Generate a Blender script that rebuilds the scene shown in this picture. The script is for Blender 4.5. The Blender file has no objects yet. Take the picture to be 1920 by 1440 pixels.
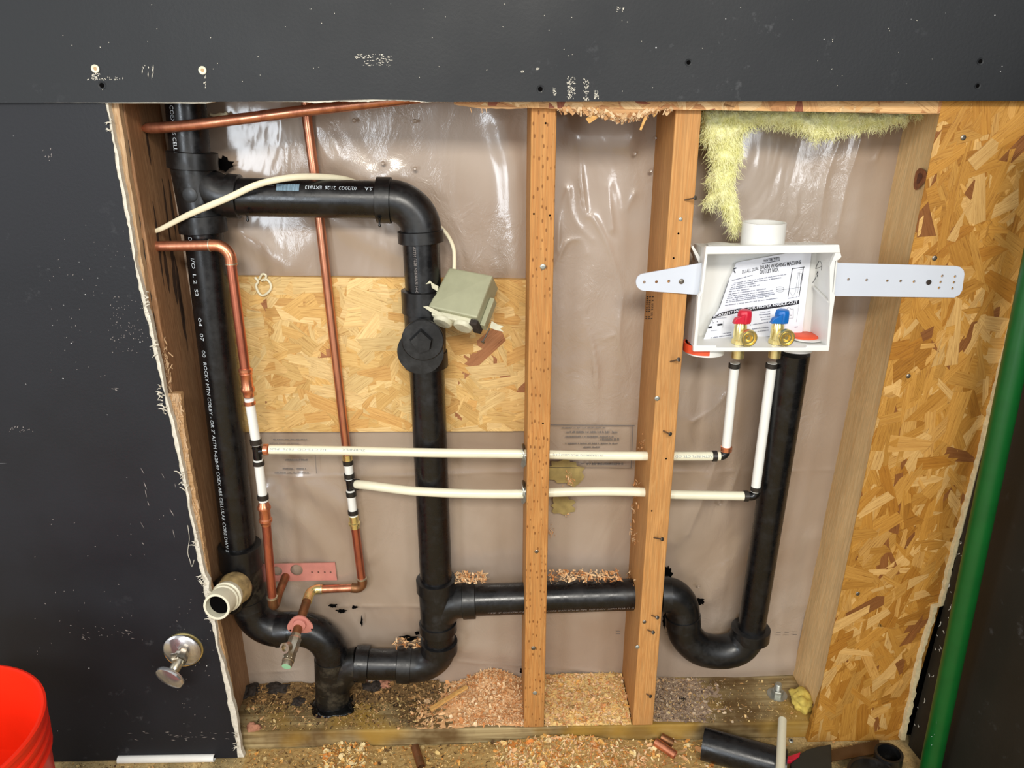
import bpy, bmesh, math, random
import numpy as np
from mathutils import Vector, Matrix, noise, geometry
SC = bpy.context.scene
COL = SC.collection
# ------------------------------------------------------------------ camera
F = 1442.0; PITCH = math.radians(19.2); YAW = math.radians(1.5)
CAM = Vector((0.0, -1.19, 1.16))
RC = Matrix.Rotation(-YAW, 3, 'Z') @ Matrix.Rotation(math.pi/2 - PITCH, 3, 'X')
cd = bpy.data.cameras.new('camera'); cam = bpy.data.objects.new('camera', cd); COL.objects.link(cam)
cd.sensor_width = 36.0; cd.lens = F / 1920 * 36; cd.clip_start = 0.02
cam.location = CAM; cam.rotation_euler = RC.to_euler(); SC.camera = cam
# ------------------------------------------------------------------ world, lamps, exposure
w = bpy.data.worlds.new('world'); SC.world = w; w.use_nodes = True
bg = w.node_tree.nodes['Background']; bg.inputs[0].default_value = (1.0, 0.98, 0.95, 1); bg.inputs[1].default_value = 0.56
def area(name, loc, target, sx, sy, power, colr):
    ld = bpy.data.lights.new(name, 'AREA'); ld.shape = 'RECTANGLE'; ld.size = sx; ld.size_y = sy
    ld.energy = power; ld.color = colr
    o = bpy.data.objects.new(name, ld); COL.objects.link(o); o.location = loc
    d = Vector(target) - Vector(loc); o.rotation_euler = d.to_track_quat('-Z', 'Y').to_euler(); return o
area('ceiling_light', (0.0, -2.9, 2.35), (0, 0, .6), 1.3, 0.45, 76, (1.0, .95, .86))
area('window_light_left', (-1.25, -3.0, 1.15), (-.3, 0, .8), 0.45, 1.1, 24, (.84, .92, 1.0))
area('window_light_right', (1.35, -3.0, 1.45), (.3, 0, .8), 0.4, 1.0, 19, (.92, .96, 1.0))
area('window_light_side', (-2.7, -1.2, 1.4), (-.2, 0, .7), 0.8, 1.2, 20, (.88, .94, 1.0))
SC.view_settings.view_transform = 'Standard'; SC.view_settings.look = 'None'
SC.view_settings.exposure = 0.0; SC.view_settings.gamma = 1.0; SC.view_settings.use_curve_mapping = False
# ------------------------------------------------------------------ helpers
def ray(px, py):
    return RC @ Vector(((px - 960) / F, -(py - 720) / F, -1.0))
def at(px, py, Y=0.0):
    d = ray(px, py); return CAM + d * ((Y - CAM.y) / d.y)
def atz(px, py, Z=0.0):
    d = ray(px, py); return CAM + d * ((Z - CAM.z) / d.z)
def proj(p):
    c = RC.transposed() @ (Vector(p) - CAM); return (960 + F * c.x / -c.z, 720 - F * c.y / -c.z)
def wpos(o):
    v = Vector((0, 0, 0))
    while o is not None:
        v += o.location; o = o.parent
    return v
def put(o, label=None, cat=None, group=None, kind=None):
    if label: o['label'] = label
    if cat: o['category'] = cat
    if group: o['group'] = group
    if kind: o['kind'] = kind
    return o
def thing(name, loc, label, cat, group=None):
    o = bpy.data.objects.new(name, None); COL.objects.link(o); o.location = loc; o.empty_display_size = .03
    return put(o, label, cat, group)
class MB:
    def __init__(s): s.v = []; s.f = []; s.c = []; s.uv = []; s.hasc = False
    def add(s, vs, fs, col=None, uv=None):
        b = len(s.v); s.v += [tuple(p) for p in vs]; s.f += [tuple(i + b for i in f) for f in fs]
        if col is not None: s.hasc = True
        s.c += [col or (1, 1, 1)] * len(vs)
        s.uv += list(uv) if uv else [(p[0], p[2]) for p in vs]
    def hexa(s, p):      # 4 front points, 4 back points, same order
        s.add(p, [(0,1,2,3), (7,6,5,4), (0,4,5,1), (1,5,6,2), (2,6,7,3), (3,7,4,0)])
    def box(s, c, sz, R=None):
        h = [x / 2 for x in sz]; q = []
        for yy in (-1, 1):
            for a, b in ((-1,-1), (1,-1), (1,1), (-1,1)):
                d = Vector((a*h[0], yy*h[1], b*h[2])); q.append(Vector(c) + (R @ d if R else d))
        s.hexa(q)
    def sweep(s, path, r, seg=28, cap=True, flat=1.0, up=None):
        path = [Vector(p) for p in path]; n = len(path)
        if not hasattr(r, '__len__'): r = [r] * n
        T = []
        for i in range(n):
            a = path[max(i-1, 0)]; b = path[min(i+1, n-1)]
            t = b - a
            if t.length < 1e-9: t = T[-1] if T else Vector((0,0,1))
            T.append(t.normalized())
        N = Vector(up) if up else (Vector((0,1,0)) if abs(T[0].y) < .9 else Vector((0,0,1)))
        vs = []; fs = []
        for i in range(n):
            N = (N - T[i] * N.dot(T[i])).normalized(); B = T[i].cross(N)
            for k in range(seg):
                a = 2*math.pi*k/seg
                vs.append(path[i] + N*(math.cos(a)*r[i]*flat) + B*(math.sin(a)*r[i]))
        for i in range(n-1):
            for k in range(seg):
                k2 = (k+1) % seg
                fs.append((i*seg+k, (i+1)*seg+k, (i+1)*seg+k2, i*seg+k2))
        if cap:
            fs.append(tuple(range(seg))); fs.append(tuple(range((n-1)*seg, n*seg))[::-1])
        s.add(vs, fs)
    def lathe(s, o, ax, prof, seg=32, cap=True):   # prof: (distance along axis, radius)
        ax = Vector(ax).normalized(); o = Vector(o)
        N = ax.orthogonal().normalized(); B = ax.cross(N); vs = []; fs = []; n = len(prof)
        for h, r in prof:
            for k in range(seg):
                a = 2*math.pi*k/seg; vs.append(o + ax*h + (N*math.cos(a) + B*math.sin(a))*r)
        for i in range(n-1):
            for k in range(seg):
                k2 = (k+1) % seg; fs.append((i*seg+k, i*seg+k2, (i+1)*seg+k2, (i+1)*seg+k))
        if cap:
            fs.append(tuple(range(seg))[::-1]); fs.append(tuple(range((n-1)*seg, n*seg)))
        s.add(vs, fs)
    def prism(s, pts, off, cols=None):             # pts: planar polygon, maybe concave; off: vector
        pts = [Vector(p) for p in pts]; n = len(pts); off = Vector(off)
        tri = geometry.tessellate_polygon([pts])
        vs = pts + [p + off for p in pts]
        fs = [tuple(t) for t in tri] + [tuple(i + n for i in t)[::-1] for t in tri]
        fs += [(i, (i+1) % n, (i+1) % n + n, i + n) for i in range(n)]
        s.add(vs, fs)
    def build(s, name, mat, parent=None, smooth=40, bevel=0, origin=None):
        me = bpy.data.meshes.new(name); o = bpy.data.objects.new(name, me); COL.objects.link(o)
        if parent is not None:
            o.parent = parent; base = wpos(parent)
        else:
            a = np.array(s.v); lo = a.min(0); hi = a.max(0)
            base = Vector(origin) if origin else Vector(((lo[0]+hi[0])/2, (lo[1]+hi[1])/2, lo[2])); o.location = base
        me.from_pydata([(p[0]-base[0], p[1]-base[1], p[2]-base[2]) for p in s.v], [], s.f)
        me.materials.append(mat)
        if s.hasc:
            ca = me.color_attributes.new('col', 'FLOAT_COLOR', 'POINT')
            arr = np.ones((len(s.v), 4), dtype=np.float32); arr[:, :3] = np.array(s.c); ca.data.foreach_set('color', arr.ravel())
            ul = me.uv_layers.new(name='uv'); li = np.zeros(len(me.loops), dtype=np.int32); me.loops.foreach_get('vertex_index', li)
            ul.data.foreach_set('uv', np.array(s.uv, dtype=np.float32)[li].ravel())
        bm = bmesh.new(); bm.from_mesh(me)
        if not s.hasc: bmesh.ops.recalc_face_normals(bm, faces=bm.faces)
        bm.to_mesh(me); bm.free()
        if smooth:
            for p in me.polygons: p.use_smooth = True
            me.set_sharp_from_angle(angle=math.radians(smooth))
        if bevel:
            m = o.modifiers.new('bevel', 'BEVEL'); m.width = bevel; m.segments = 2; m.limit_method = 'ANGLE'; m.angle_limit = math.radians(35)
        return o
def fil(pts, d, n=9):
    """round the corners of a polyline"""
    pts = [Vector(p) for p in pts]; out = [pts[0]]
    for i in range(1, len(pts)-1):
        A, B, C = pts[i-1], pts[i], pts[i+1]; dd = d[i-1] if hasattr(d, '__len__') else d
        a = B + (A-B).normalized()*min(dd, (A-B).length*.98); c = B + (C-B).normalized()*min(dd, (C-B).length*.98)
        for k in range(n+1):
            t = k/n
            # blend that keeps close to a circular arc
            out.append(a*(1-t)**3 + (a + (B-a)*.56)*3*t*(1-t)**2 + (c + (B-c)*.56)*3*t*t*(1-t) + c*t**3)
    out.append(pts[-1]); return out
def smoothpath(pts, n=10):
    pts = [Vector(p) for p in pts]; P = [pts[0]] + pts + [pts[-1]]; out = []
    for i in range(1, len(P)-2):
        for k in range(n):
            t = k/n; a, b, c, d = P[i-1], P[i], P[i+1], P[i+2]
            out.append(.5*((2*b) + (c-a)*t + (2*a-5*b+4*c-d)*t*t + (3*b-a-3*c+d)*t**3))
    out.append(pts[-1]); return out
def clone(root, loc, rot=None, label=None, group=None):
    r = root.copy(); COL.objects.link(r); r.location = loc
    if rot is not None: r.rotation_euler = rot
    if label: r['label'] = label
    if group: r['group'] = group
    for ch in list(root.children):
        c = ch.copy(); COL.objects.link(c); c.parent = r
    return r
# ------------------------------------------------------------------ materials
def srgb(r, g, b):
    f = lambda c: (c/255/12.92) if c/255 <= .04045 else ((c/255+.055)/1.055)**2.4
    return (f(r), f(g), f(b), 1)
class NT:
    def __init__(s, name):
        s.m = bpy.data.materials.new(name); s.m.use_nodes = True; s.t = s.m.node_tree
        s.b = s.t.nodes['Principled BSDF']; s.out = s.t.nodes['Material Output']
        s.tc = s.t.nodes.new('ShaderNodeTexCoord')
    def n(s, typ, ins=None, **kw):
        nd = s.t.nodes.new('ShaderNode' + typ)
        for k, v in kw.items(): setattr(nd, k, v)
        for k, v in (ins or {}).items(): s.set(nd.inputs[k], v)
        return nd
    def set(s, sock, v):
        if hasattr(v, 'links') or isinstance(v, bpy.types.NodeSocket): s.t.links.new(v, sock)
        elif isinstance(v, bpy.types.Node): s.t.links.new(v.outputs[0], sock)
        else: sock.default_value = v
    def co(s, sx, sy, sz, rz=(0,0,0), src=None):
        return s.n('Mapping', {'Vector': src or s.tc.outputs['Object'], 'Scale': (sx, sy, sz), 'Rotation': rz}).outputs[0]
    def noise(s, co, scale=1, detail=4, rough=.55, dist=0, out=0):
        return s.n('TexNoise', {'Vector': co, 'Scale': scale, 'Detail': detail, 'Roughness': rough, 'Distortion': dist}).outputs[out]
    def ramp(s, fac, stops, interp='LINEAR'):
        r = s.n('ValToRGB', {'Fac': fac}); r.color_ramp.interpolation = interp
        e = r.color_ramp.elements
        while len(e) < len(stops): e.new(.5)
        for i, (p, c) in enumerate(stops):
            e[i].position = p; e[i].color = c if hasattr(c, '__len__') else (c, c, c, 1)
        return r.outputs[0]
    def mix(s, fac, a, b, mode='MIX'):
        m = s.n('Mix', data_type='RGBA', blend_type=mode)
        s.set(m.inputs[0], fac); s.set(m.inputs[6], a); s.set(m.inputs[7], b); return m.outputs[2]
    def math(s, op, a, b=0.0):
        m = s.n('Math', operation=op); s.set(m.inputs[0], a); s.set(m.inputs[1], b); return m.outputs[0]
    def fin(s, **kw):
        for k, v in kw.items():
            s.set(s.b.inputs[{'color':'Base Color','rough':'Roughness','metal':'Metallic','spec':'Specular IOR Level','coat':'Coat Weight','coatr':'Coat Roughness','sub':'Subsurface Weight','trans':'Transmission Weight','alpha':'Alpha','sheen':'Sheen Weight'}[k]], v)
        return s.m
    def bump(s, h, strength=.3, dist=.001):
        b = s.n('Bump', {'Height': h, 'Strength': strength, 'Distance': dist}); s.set(s.b.inputs['Normal'], b.outputs[0]); return b
def simple(name, c, rough=.5, metal=0, var=.15, scale=60, spec=.5, bump=.1, sub=0):
    t = NT(name); n1 = t.noise(t.co(1,1,1), scale, 4)
    c2 = tuple(x*(1-var) for x in c[:3]) + (1,)
    t.bump(n1, bump, .0008)
    return t.fin(color=t.mix(t.ramp(n1, [(.35, 0.), (.65, 1.)]), c2, c), rough=rough, metal=metal, spec=spec, sub=sub)
def wood(name, ca, cb, axis='Z', rings=26, dots=False, dark=None, rough=.62):
    t = NT(name)
    s = {'Z': (1,1,.05), 'X': (.05,1,1), 'Y': (1,.05,1)}[axis]
    co = t.co(*[x*rings for x in s]); warp = t.noise(t.co(*[x*9 for x in s]), 1, 3)
    v = t.n('VectorMath', operation='ADD'); t.set(v.inputs[0], co); t.set(v.inputs[1], t.mix(.0, warp, warp))
    big = t.noise(v.outputs[0], 1.6, 6, .6, 1.4)
    fine = t.noise(t.co(*[x*420 for x in s]), 1, 3, .6)
    c = t.mix(t.ramp(big, [(.32, 0.), (.44, .8), (.48, .1), (.54, .9), (.58, .2), (.7, 1.)]), ca, cb)
    c = t.mix(t.math('MULTIPLY', t.ramp(fine, [(.42, 0.), (.66, 1.)]), .5), c, tuple(x*.55 for x in ca[:3]) + (1,))
    blot = t.noise(t.co(1,1,1), 7, 3)
    c = t.mix(t.math('MULTIPLY', t.ramp(blot, [(.5, 0.), (.72, 1.)]), .45), c, dark or tuple(x*.62 for x in ca[:3]) + (1,))
    h = fine
    if dots:
        vo = t.n('TexVoronoi', {'Vector': t.co(150, 0, 66), 'Scale': 1.0, 'Randomness': .45})
        d = t.ramp(vo.outputs['Distance'], [(.15, 1.), (.25, 0.)])
        gate = t.ramp(t.noise(t.co(1,1,1), 16, 2), [(.30, 0.), (.42, 1.)])
        nz = t.n('SeparateXYZ', {'Vector': t.tc.outputs['Normal']}); d = t.math('MULTIPLY', t.math('MULTIPLY', d, gate), t.math('LESS_THAN', nz.outputs[1], -.7)); c = t.mix(t.math('MULTIPLY', d, .75), c, srgb(105, 60, 22)); h = t.math('SUBTRACT', fine, t.math('MULTIPLY', d, 2.0))
    t.bump(h, .35, .0006)
    return t.fin(color=c, rough=rough, spec=.3)
M = {}
M['stud'] = wood('fir stud', srgb(208,156,96), srgb(182,124,66))
M['stud_dots'] = wood('incised stud', srgb(202,148,86), srgb(174,112,54), dots=True)
M['stud_pale'] = wood('pale pine stud', srgb(240,206,152), srgb(220,176,118), rings=18)
M['stud_old'] = wood('weathered stud', srgb(178,136,98), srgb(126,88,58), rings=34)
M['ply_edge'] = wood('cut panel edge', srgb(214,184,146), srgb(170,128,88), rings=50)
def plate_mat():
    t = NT('treated plate'); g = t.noise(t.co(3,60,60), 1, 5, .6, 1.0); b = t.noise(t.co(9,9,9), 1, 4, .6)
    c = t.mix(t.ramp(g, [(.35, 0.), (.65, 1.)]), srgb(186,166,122), srgb(124,104,68))
    c = t.mix(t.ramp(b, [(.42, 0.), (.62, .85)]), c, srgb(92,66,34)); y = t.noise(t.co(5,5,5), 1.3, 2)
    c = t.mix(t.ramp(y, [(.52, 0.), (.66, .7)]), c, srgb(176,138,58)); t.bump(g, .5, .001)
    return t.fin(color=c, rough=.7, spec=.25)
M['plate'] = plate_mat()
def strand_mat(name, tint=(1,1,1,1)):
    t = NT(name); a = t.n('Attribute', attribute_name='col'); uv = t.n('UVMap', uv_map='uv')
    g = t.noise(t.co(14, 330, 1, src=uv.outputs[0]), 1, 5, .65, .3)
    c = t.mix(t.ramp(g, [(.3, 0.), (.62, 1.)]), t.mix(1.0, a.outputs['Color'], (.76,.68,.58,1), 'MULTIPLY'), a.outputs['Color'])
    c = t.mix(1.0, c, tint, 'MULTIPLY'); f2 = t.noise(t.co(30, 700, 1, src=uv.outputs[0]), 1, 3, .6, .6); c = t.mix(t.ramp(f2, [(.56, 0.), (.68, .7)]), c, t.mix(1.0, c, (.45,.34,.25,1), 'MULTIPLY')); t.bump(g, .6, .0010)
    return t.fin(color=c, rough=.55, spec=.35)
M['osb'] = strand_mat('strand board')
def chip_mat():
    t = NT('wood shaving'); a = t.n('Attribute', attribute_name='col'); g = t.noise(t.co(1,1,1), 900, 2)
    c = t.mix(t.ramp(g, [(.3, 0.), (.6, 1.)]), t.mix(1.0, a.outputs['Color'], (.72,.64,.55,1), 'MULTIPLY'), a.outputs['Color'])
    return t.fin(color=c, rough=.75, spec=.2)
M['chip'] = chip_mat()
def black_wall(name, base):
    t = NT(name); orange = t.noise(t.co(1,1,1), 210, 3); soft = t.noise(t.co(1,1,1), 5, 4)
    c = t.mix(t.ramp(soft, [(.35, 0.), (.7, 1.)]), base, tuple(x*1.35 for x in base[:3]) + (1,))
    vo = t.n('TexVoronoi', {'Vector': t.co(1,1,1), 'Scale': 85.0}); sz = t.n('SeparateColor', {'Color': vo.outputs['Color']})
    dot = t.math('MULTIPLY', t.math('LESS_THAN', vo.outputs['Distance'], .085), t.math('GREATER_THAN', sz.outputs[0], .90))
    clus = t.ramp(t.noise(t.co(1,1,1), 3.2, 2), [(.50, 0.), (.6, 1.)])
    dot = t.math('MULTIPLY', dot, clus)
    scr = t.noise(t.co(10, 10, 260, rz=(0,.5,0)), 1, 3); sm = t.math('MULTIPLY', t.ramp(scr, [(.74, 0.), (.77, 1.)]), t.ramp(t.noise(t.co(1,1,1), 9, 2), [(.55, 0.), (.62, .6)]))
    scu = t.math('MULTIPLY', t.ramp(t.noise(t.co(1,1,1), 24, 6, .7), [(.6, 0.), (.75, .22)]), t.ramp(t.noise(t.co(1,1,1), 2.7, 2), [(.48, 0.), (.62, 1.)]))
    c = t.mix(scu, c, srgb(150,152,156)); c = t.mix(sm, c, srgb(170,172,176)); c = t.mix(dot, c, srgb(205,205,205))
    t.bump(orange, .25, .0008)
    return t.fin(color=c, rough=t.ramp(soft, [(.3, .46), (.7, .62)]), spec=.34)
M['wall_top'] = black_wall('black painted drywall', srgb(27,29,32))
M['wall_low'] = black_wall('black scuffed drywall', srgb(25,26,31))
M['wall_side'] = black_wall('black side wall', srgb(30,27,22))
M['gypsum'] = simple('white gypsum and paper', srgb(226,220,204), .85, var=.2, scale=130, bump=.8)
M['paper_torn'] = simple('cream torn paper', srgb(232,214,168), .85, var=.2, scale=150, bump=.8)
M['kraft'] = simple('brown drywall back', srgb(190,160,120), .85)
def abs_mat(name, base, dust, rough=.27, amt=.35):
    t = NT(name); d = t.noise(t.co(1,1,1), 34, 6, .7); s1 = t.noise(t.co(40,40,340,rz=(.3,.5,0)), 1, 3)
    f = t.math('MAXIMUM', t.ramp(d, [(.5, 0.), (.75, amt)]), t.ramp(s1, [(.7, 0.), (.78, amt)]))
    c = t.mix(f, base, dust); t.bump(t.noise(t.co(1,1,1), 90, 3), .08, .0006)
    return t.fin(color=c, rough=t.ramp(d, [(.4, rough), (.7, rough+.25)]), spec=.55)
M['abs'] = abs_mat('black pipe plastic', srgb(13,13,15), srgb(62,64,68), .22, .16)
M['abs_fit'] = abs_mat('black fitting plastic', srgb(16,16,17), srgb(70,70,70), .30, .22)
M['abs_dirty'] = abs_mat('dusty black fitting', srgb(18,17,15), srgb(104,94,74), .34, .5)
def copper(name, base, aged, f=(.45,.75), rough=.28):
    t = NT(name); d = t.noise(t.co(30,30,8), 1.5, 5, .65)
    t.bump(t.noise(t.co(1,1,1), 220, 2), .06, .0005)
    return t.fin(color=t.mix(t.ramp(d, [(f[0], 0.), (f[1], 1.)]), base, aged), metal=.88, rough=t.ramp(d, [(.4, rough), (.75, rough+.22)]), spec=.5)
M['copper'] = copper('copper tube', srgb(220,150,118), srgb(150,88,66))
M['copper_red'] = copper('red tarnished copper', srgb(206,124,98), srgb(130,66,50))
M['copper_fit'] = copper('bright copper fitting', srgb(236,156,118), srgb(150,84,60), (.5,.8), .22)
M['copper_dull'] = copper('dull brown copper', srgb(176,122,86), srgb(118,88,58), (.35,.7), .42)
M['solder'] = simple('solder ring', srgb(206,196,170), .35, .85)
M['brass'] = copper('brass', srgb(246,228,160), srgb(206,176,100), (.5,.85), .2)
M['nickel'] = copper('worn nickel plate', srgb(206,200,184), srgb(140,122,92), (.45,.7), .25)
M['verdigris'] = simple('green corrosion', srgb(150,205,165), .8)
M['chrome'] = copper('worn chrome', srgb(226,226,228), srgb(150,132,120), (.5,.8), .16)
M['steel'] = simple('nail steel', srgb(140,132,122), .35, .9)
M['galv'] = simple('galvanised steel', srgb(176,178,170), .42, .75, scale=90)
M['box_metal'] = simple('grey green painted steel', srgb(166,166,136), .5, .08, var=.12, scale=30)
M['device'] = simple('cream device plastic', srgb(206,202,176), .45)
M['pex'] = simple('white water tube', srgb(238,238,232), .3, var=.04, scale=40, bump=.02, sub=.0)
M['pex_cream'] = simple('cream white water tube', srgb(236,232,206), .3, var=.05, scale=40, bump=.02)
M['clamp'] = simple('dark clamp ring', srgb(62,58,54), .35, .5)
M['cable'] = simple('cream cable jacket', srgb(232,224,194), .4, var=.06)
M['white_pvc'] = simple('white box plastic', srgb(230,230,226), .36, var=.03, scale=20, bump=.02)
M['bracket'] = simple('translucent white bracket plastic', srgb(204,210,221), .4, var=.03, scale=20, bump=.02)
M['cream_pvc'] = simple('ivory plastic', srgb(226,222,198), .4, var=.1, scale=70)
M['grime'] = simple('grimy plastic', srgb(176,152,104), .55, var=.6, scale=55, bump=.4)
M['muck'] = simple('dark muck', srgb(54,44,36), .85, var=.6, scale=160, bump=1)  # also colours the painted crevice shade on the left stud
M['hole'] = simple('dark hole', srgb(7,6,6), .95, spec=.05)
M['burn'] = simple('scorched wood', srgb(74,50,34), .8, var=.4, scale=120)
M['red'] = simple('red valve handle', srgb(206,32,58), .35, var=.1)
M['blue'] = simple('blue valve handle', srgb(14,104,186), .35, var=.1)
M['orange'] = simple('orange red seal', srgb(240,88,48), .5)
M['pink'] = simple('pink copper bracket', srgb(206,136,124), .42, .12, var=.12, scale=50)
M['paper'] = simple('instruction paper', srgb(232,236,246), .7, var=.02, bump=.02)
M['ink'] = simple('black ink', srgb(28,28,38), .7)
M['ink_grey'] = simple('grey small print', srgb(118,122,140), .7)
M['print_white'] = simple('white pipe print', srgb(212,222,230), .6)
M['print_dim'] = simple('faded pipe print', srgb(140,132,128), .6)
M['barcode'] = simple('pale blue printed block', srgb(132,160,178), .6)
M['pex_print'] = simple('grey tube print', srgb(150,160,168), .6)
M['poly_print'] = simple('grey film print', srgb(112,106,102), .5)
M['bucket'] = simple('orange red bucket plastic', srgb(246,44,14), .38, var=.08, scale=12, bump=.02)
M['green'] = simple('green painted pipe', srgb(6,84,30), .38, var=.15, scale=30)
M['foam'] = simple('yellow foam', srgb(214,190,92), .9, var=.2, scale=90, bump=1)
M['scrap'] = simple('pinkish foam scrap', srgb(190,132,104), .9, var=.35, scale=90, bump=1)
M['splinter'] = wood('split wood', srgb(226,180,110), srgb(196,140,72), axis='X')
M['blade'] = simple('brown saw steel', srgb(104,84,62), .4, .6, scale=50)
M['grip'] = simple('black rubber grip', srgb(38,40,36), .55)
def poly_mat():
    t = NT('plastic vapour film'); b = t.noise(t.co(1,1,1), 2.6, 3)
    c = t.mix(t.ramp(b, [(.35, 0.), (.68, 1.)]), srgb(158,138,120), srgb(180,165,151))
    w1 = t.noise(t.co(1,1,.55), 8, 3, .5, .8); w2 = t.noise(t.co(1,1,.7), 34, 5, .65, 1.2); gate = t.ramp(t.noise(t.co(1,1,1), 4, 2), [(.42, .1), (.62, 1.)])
    ridge = t.math('ABSOLUTE', t.math('SUBTRACT', w2, .5)); ridge = t.math('MULTIPLY', ridge, gate)
    b1 = t.n('Bump', {'Height': w1, 'Strength': .7, 'Distance': .010}); b2 = t.n('Bump', {'Height': ridge, 'Strength': .55, 'Distance': .004, 'Normal': b1.outputs[0]})
    t.set(t.b.inputs['Normal'], b2.outputs[0]); t.set(t.b.inputs['Coat Normal'], b2.outputs[0])
    return t.fin(color=c, rough=.36, spec=.6, coat=1.0, coatr=.12)
M['film'] = poly_mat()
M['film_torn'] = simple('insulation paper behind film', srgb(168,148,92), .8, var=.3)
def wool_mat():
    t = NT('yellow glass wool'); n1 = t.noise(t.co(1,1,1), 60, 5, .7)
    t.bump(n1, 1., .004)
    return t.fin(color=t.mix(t.ramp(n1, [(.3, 0.), (.7, 1.)]), srgb(238,236,156), srgb(254,252,210)), rough=.95, spec=.1, sub=.0)
M['wool'] = wool_mat()
def floor_mat():
    t = NT('dusty concrete'); n1 = t.noise(t.co(1,1,1), 22, 6, .7); n2 = t.noise(t.co(1,1,1), 300, 3)
    c = t.mix(t.ramp(n1, [(.4, 0.), (.62, 1.)]), srgb(150,132,92), srgb(206,178,124)); c = t.mix(t.ramp(n2, [(.3, .5), (.5, 0.)]), c, srgb(96,74,44))
    t.bump(n1, .6, .003); return t.fin(color=c, rough=.85, spec=.2)
M['floor'] = floor_mat()
# ------------------------------------------------------------------ lettering
def text_pts(s, size, spacing=1.0, bold=0.0):
    cu = bpy.data.curves.new('t', 'FONT'); cu.body = s; cu.size = size; cu.space_character = spacing; cu.offset = bold; cu.resolution_u = 2
    o = bpy.data.objects.new('t', cu); COL.objects.link(o); dg = bpy.context.evaluated_depsgraph_get(); dg.update()
    me = bpy.data.meshes.new_from_object(o.evaluated_get(dg)); v = [p.co.copy() for p in me.vertices]; f = [tuple(p.vertices) for p in me.polygons]
    bpy.data.objects.remove(o); bpy.data.curves.remove(cu); bpy.data.meshes.remove(me); return v, f
def text_wrap(mb, s, p0, d, side, R, size, ang=0.0, length=None, spacing=1.0, lift=.0006, bold=.0):
    """letters lying on a pipe: start p0 on the axis, run along d, letters' up turned by side; ang = centre angle from the camera-facing side"""
    d = Vector(d).normalized(); v, f = text_pts(s, size, spacing, bold)
    if not v: return
    w0 = max(p.x for p in v); k = (length / w0) if length else 1.0
    toc = (CAM - Vector(p0)); toc = (toc - d*toc.dot(d)).normalized(); upv = d.cross(toc) * side
    out = []
    for p in v:
        a = ang + (p.y - size*.35) / R
        out.append(Vector(p0) + d*(p.x*k) + (toc*math.cos(a) + upv*math.sin(a))*(R + lift))
    mb.add(out, f)
def text_px(mb, s, x0, y0, x1, y1, hpx, Y, bold=0.0, shear=0.0):
    """flat letters on the plane Y between two pixel anchors of their baseline"""
    v, f = text_pts(s, 1.0, 1.0, bold); w0 = max(p.x for p in v); L = math.hypot(x1-x0, y1-y0)
    ux, uy = (x1-x0)/L, (y1-y0)/L; out = []
    for p in v:
        a = p.x/w0*L + p.y/.7*hpx*shear; b = p.y/.7*hpx
        out.append(at(x0 + ux*a + uy*b, y0 + uy*a - ux*b, Y))
    mb.add(out, f)
# ================================================================== the setting
rnd = random.Random(5)
def jag(pts, step=7, amp=2.0, off=(0, 0)):
    out = []
    for (x0, y0), (x1, y1) in zip(pts, pts[1:]):
        L = math.hypot(x1-x0, y1-y0); n = max(1, int(L/step))
        for i in range(n):
            t = i/n; out.append((x0+(x1-x0)*t + off[0] + rnd.uniform(-amp, amp), y0+(y1-y0)*t + off[1] + rnd.uniform(-amp, amp)*.4))
    out.append((pts[-1][0]+off[0], pts[-1][1]+off[1])); return out
# floor
m = MB(); m.box((0, -.9, -.02), (4.2, 2.2, .04)); put(m.build('floor', M['floor'], smooth=0), kind='structure')
# upper drywall sheet
YU = -.031
m = MB(); m.prism([at(x, y, YU) for x, y in [(-1100, -420), (2300, -420), (2300, 189)] + jag([(1920, 189), (800, 191), (780, 188), (700, 186), (560, 190), (0, 193)], 16, .5) + [(-1100, 193)]], (0, .002, 0))
wu = put(m.build('wall_top', M['wall_top'], smooth=0), kind='structure')
m = MB(); m.prism([at(x, y, YU + .0021) for x, y in [(-1100, -420), (2300, -420), (2300, 188)] + jag([(1920, 188), (810, 191)], 26, .5) + jag([(800, 192), (770, 190), (730, 188), (690, 191), (640, 190), (590, 193), (565, 191)], 5, 1.6) + jag([(540, 191), (405, 190), (385, 194), (0, 192)], 12, .6) + [(-1100, 192)]], (0, .0105, 0))
put(m.build('drywall_core', M['gypsum'], wu, smooth=0))
# scuffs scraped through the paint
def scuff(mb, px, py, w, h, n, Y, long=3, ang=None):
    for _ in range(n):
        x = px + rnd.uniform(-w, w); y = py + rnd.uniform(-h, h); a = ang if ang is not None else rnd.uniform(0, math.pi)
        a += rnd.uniform(-.25, .25); l = rnd.uniform(.8, long); t = rnd.uniform(.35, .9); c, s = math.cos(a), math.sin(a)
        q = [(x-c*l, y-s*l), (x+s*t, y-c*t), (x+c*l, y+s*l), (x-s*t, y+c*t)]
        mb.add([at(u, v, Y) for u, v in q], [(0,1,2,3)])
m = MB(); ys = YU - .0003
scuff(m, 700, 112, 35, 11, 75, ys, 3.2, 0.1); scuff(m, 180, 143, 8, 6, 40, ys, 2.5); scuff(m, 200, 147, 36, 3, 22, ys, 2)
scuff(m, 280, 135, 14, 14, 9, ys, 7, 1.5); scuff(m, 1071, 165, 7, 22, 90, ys, 2.8); scuff(m, 1099, 168, 5, 20, 45, ys, 2.4, 1.5); scuff(m, 1040, 172, 3, 8, 22, ys, 2)
scuff(m, 1118, 177, 4, 9, 30, ys, 2.5); scuff(m, 384, 152, 2, 12, 8, ys, 3, 1.5); scuff(m, 960, 90, 900, 85, 60, ys, 1.4); scuff(m, 1163, 17, 8, 5, 14, ys, 2.2)
for x, y in ((980, 134), (1008, 129)): scuff(m, x, y, 2.5, 1.2, 26, ys, 2)
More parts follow.
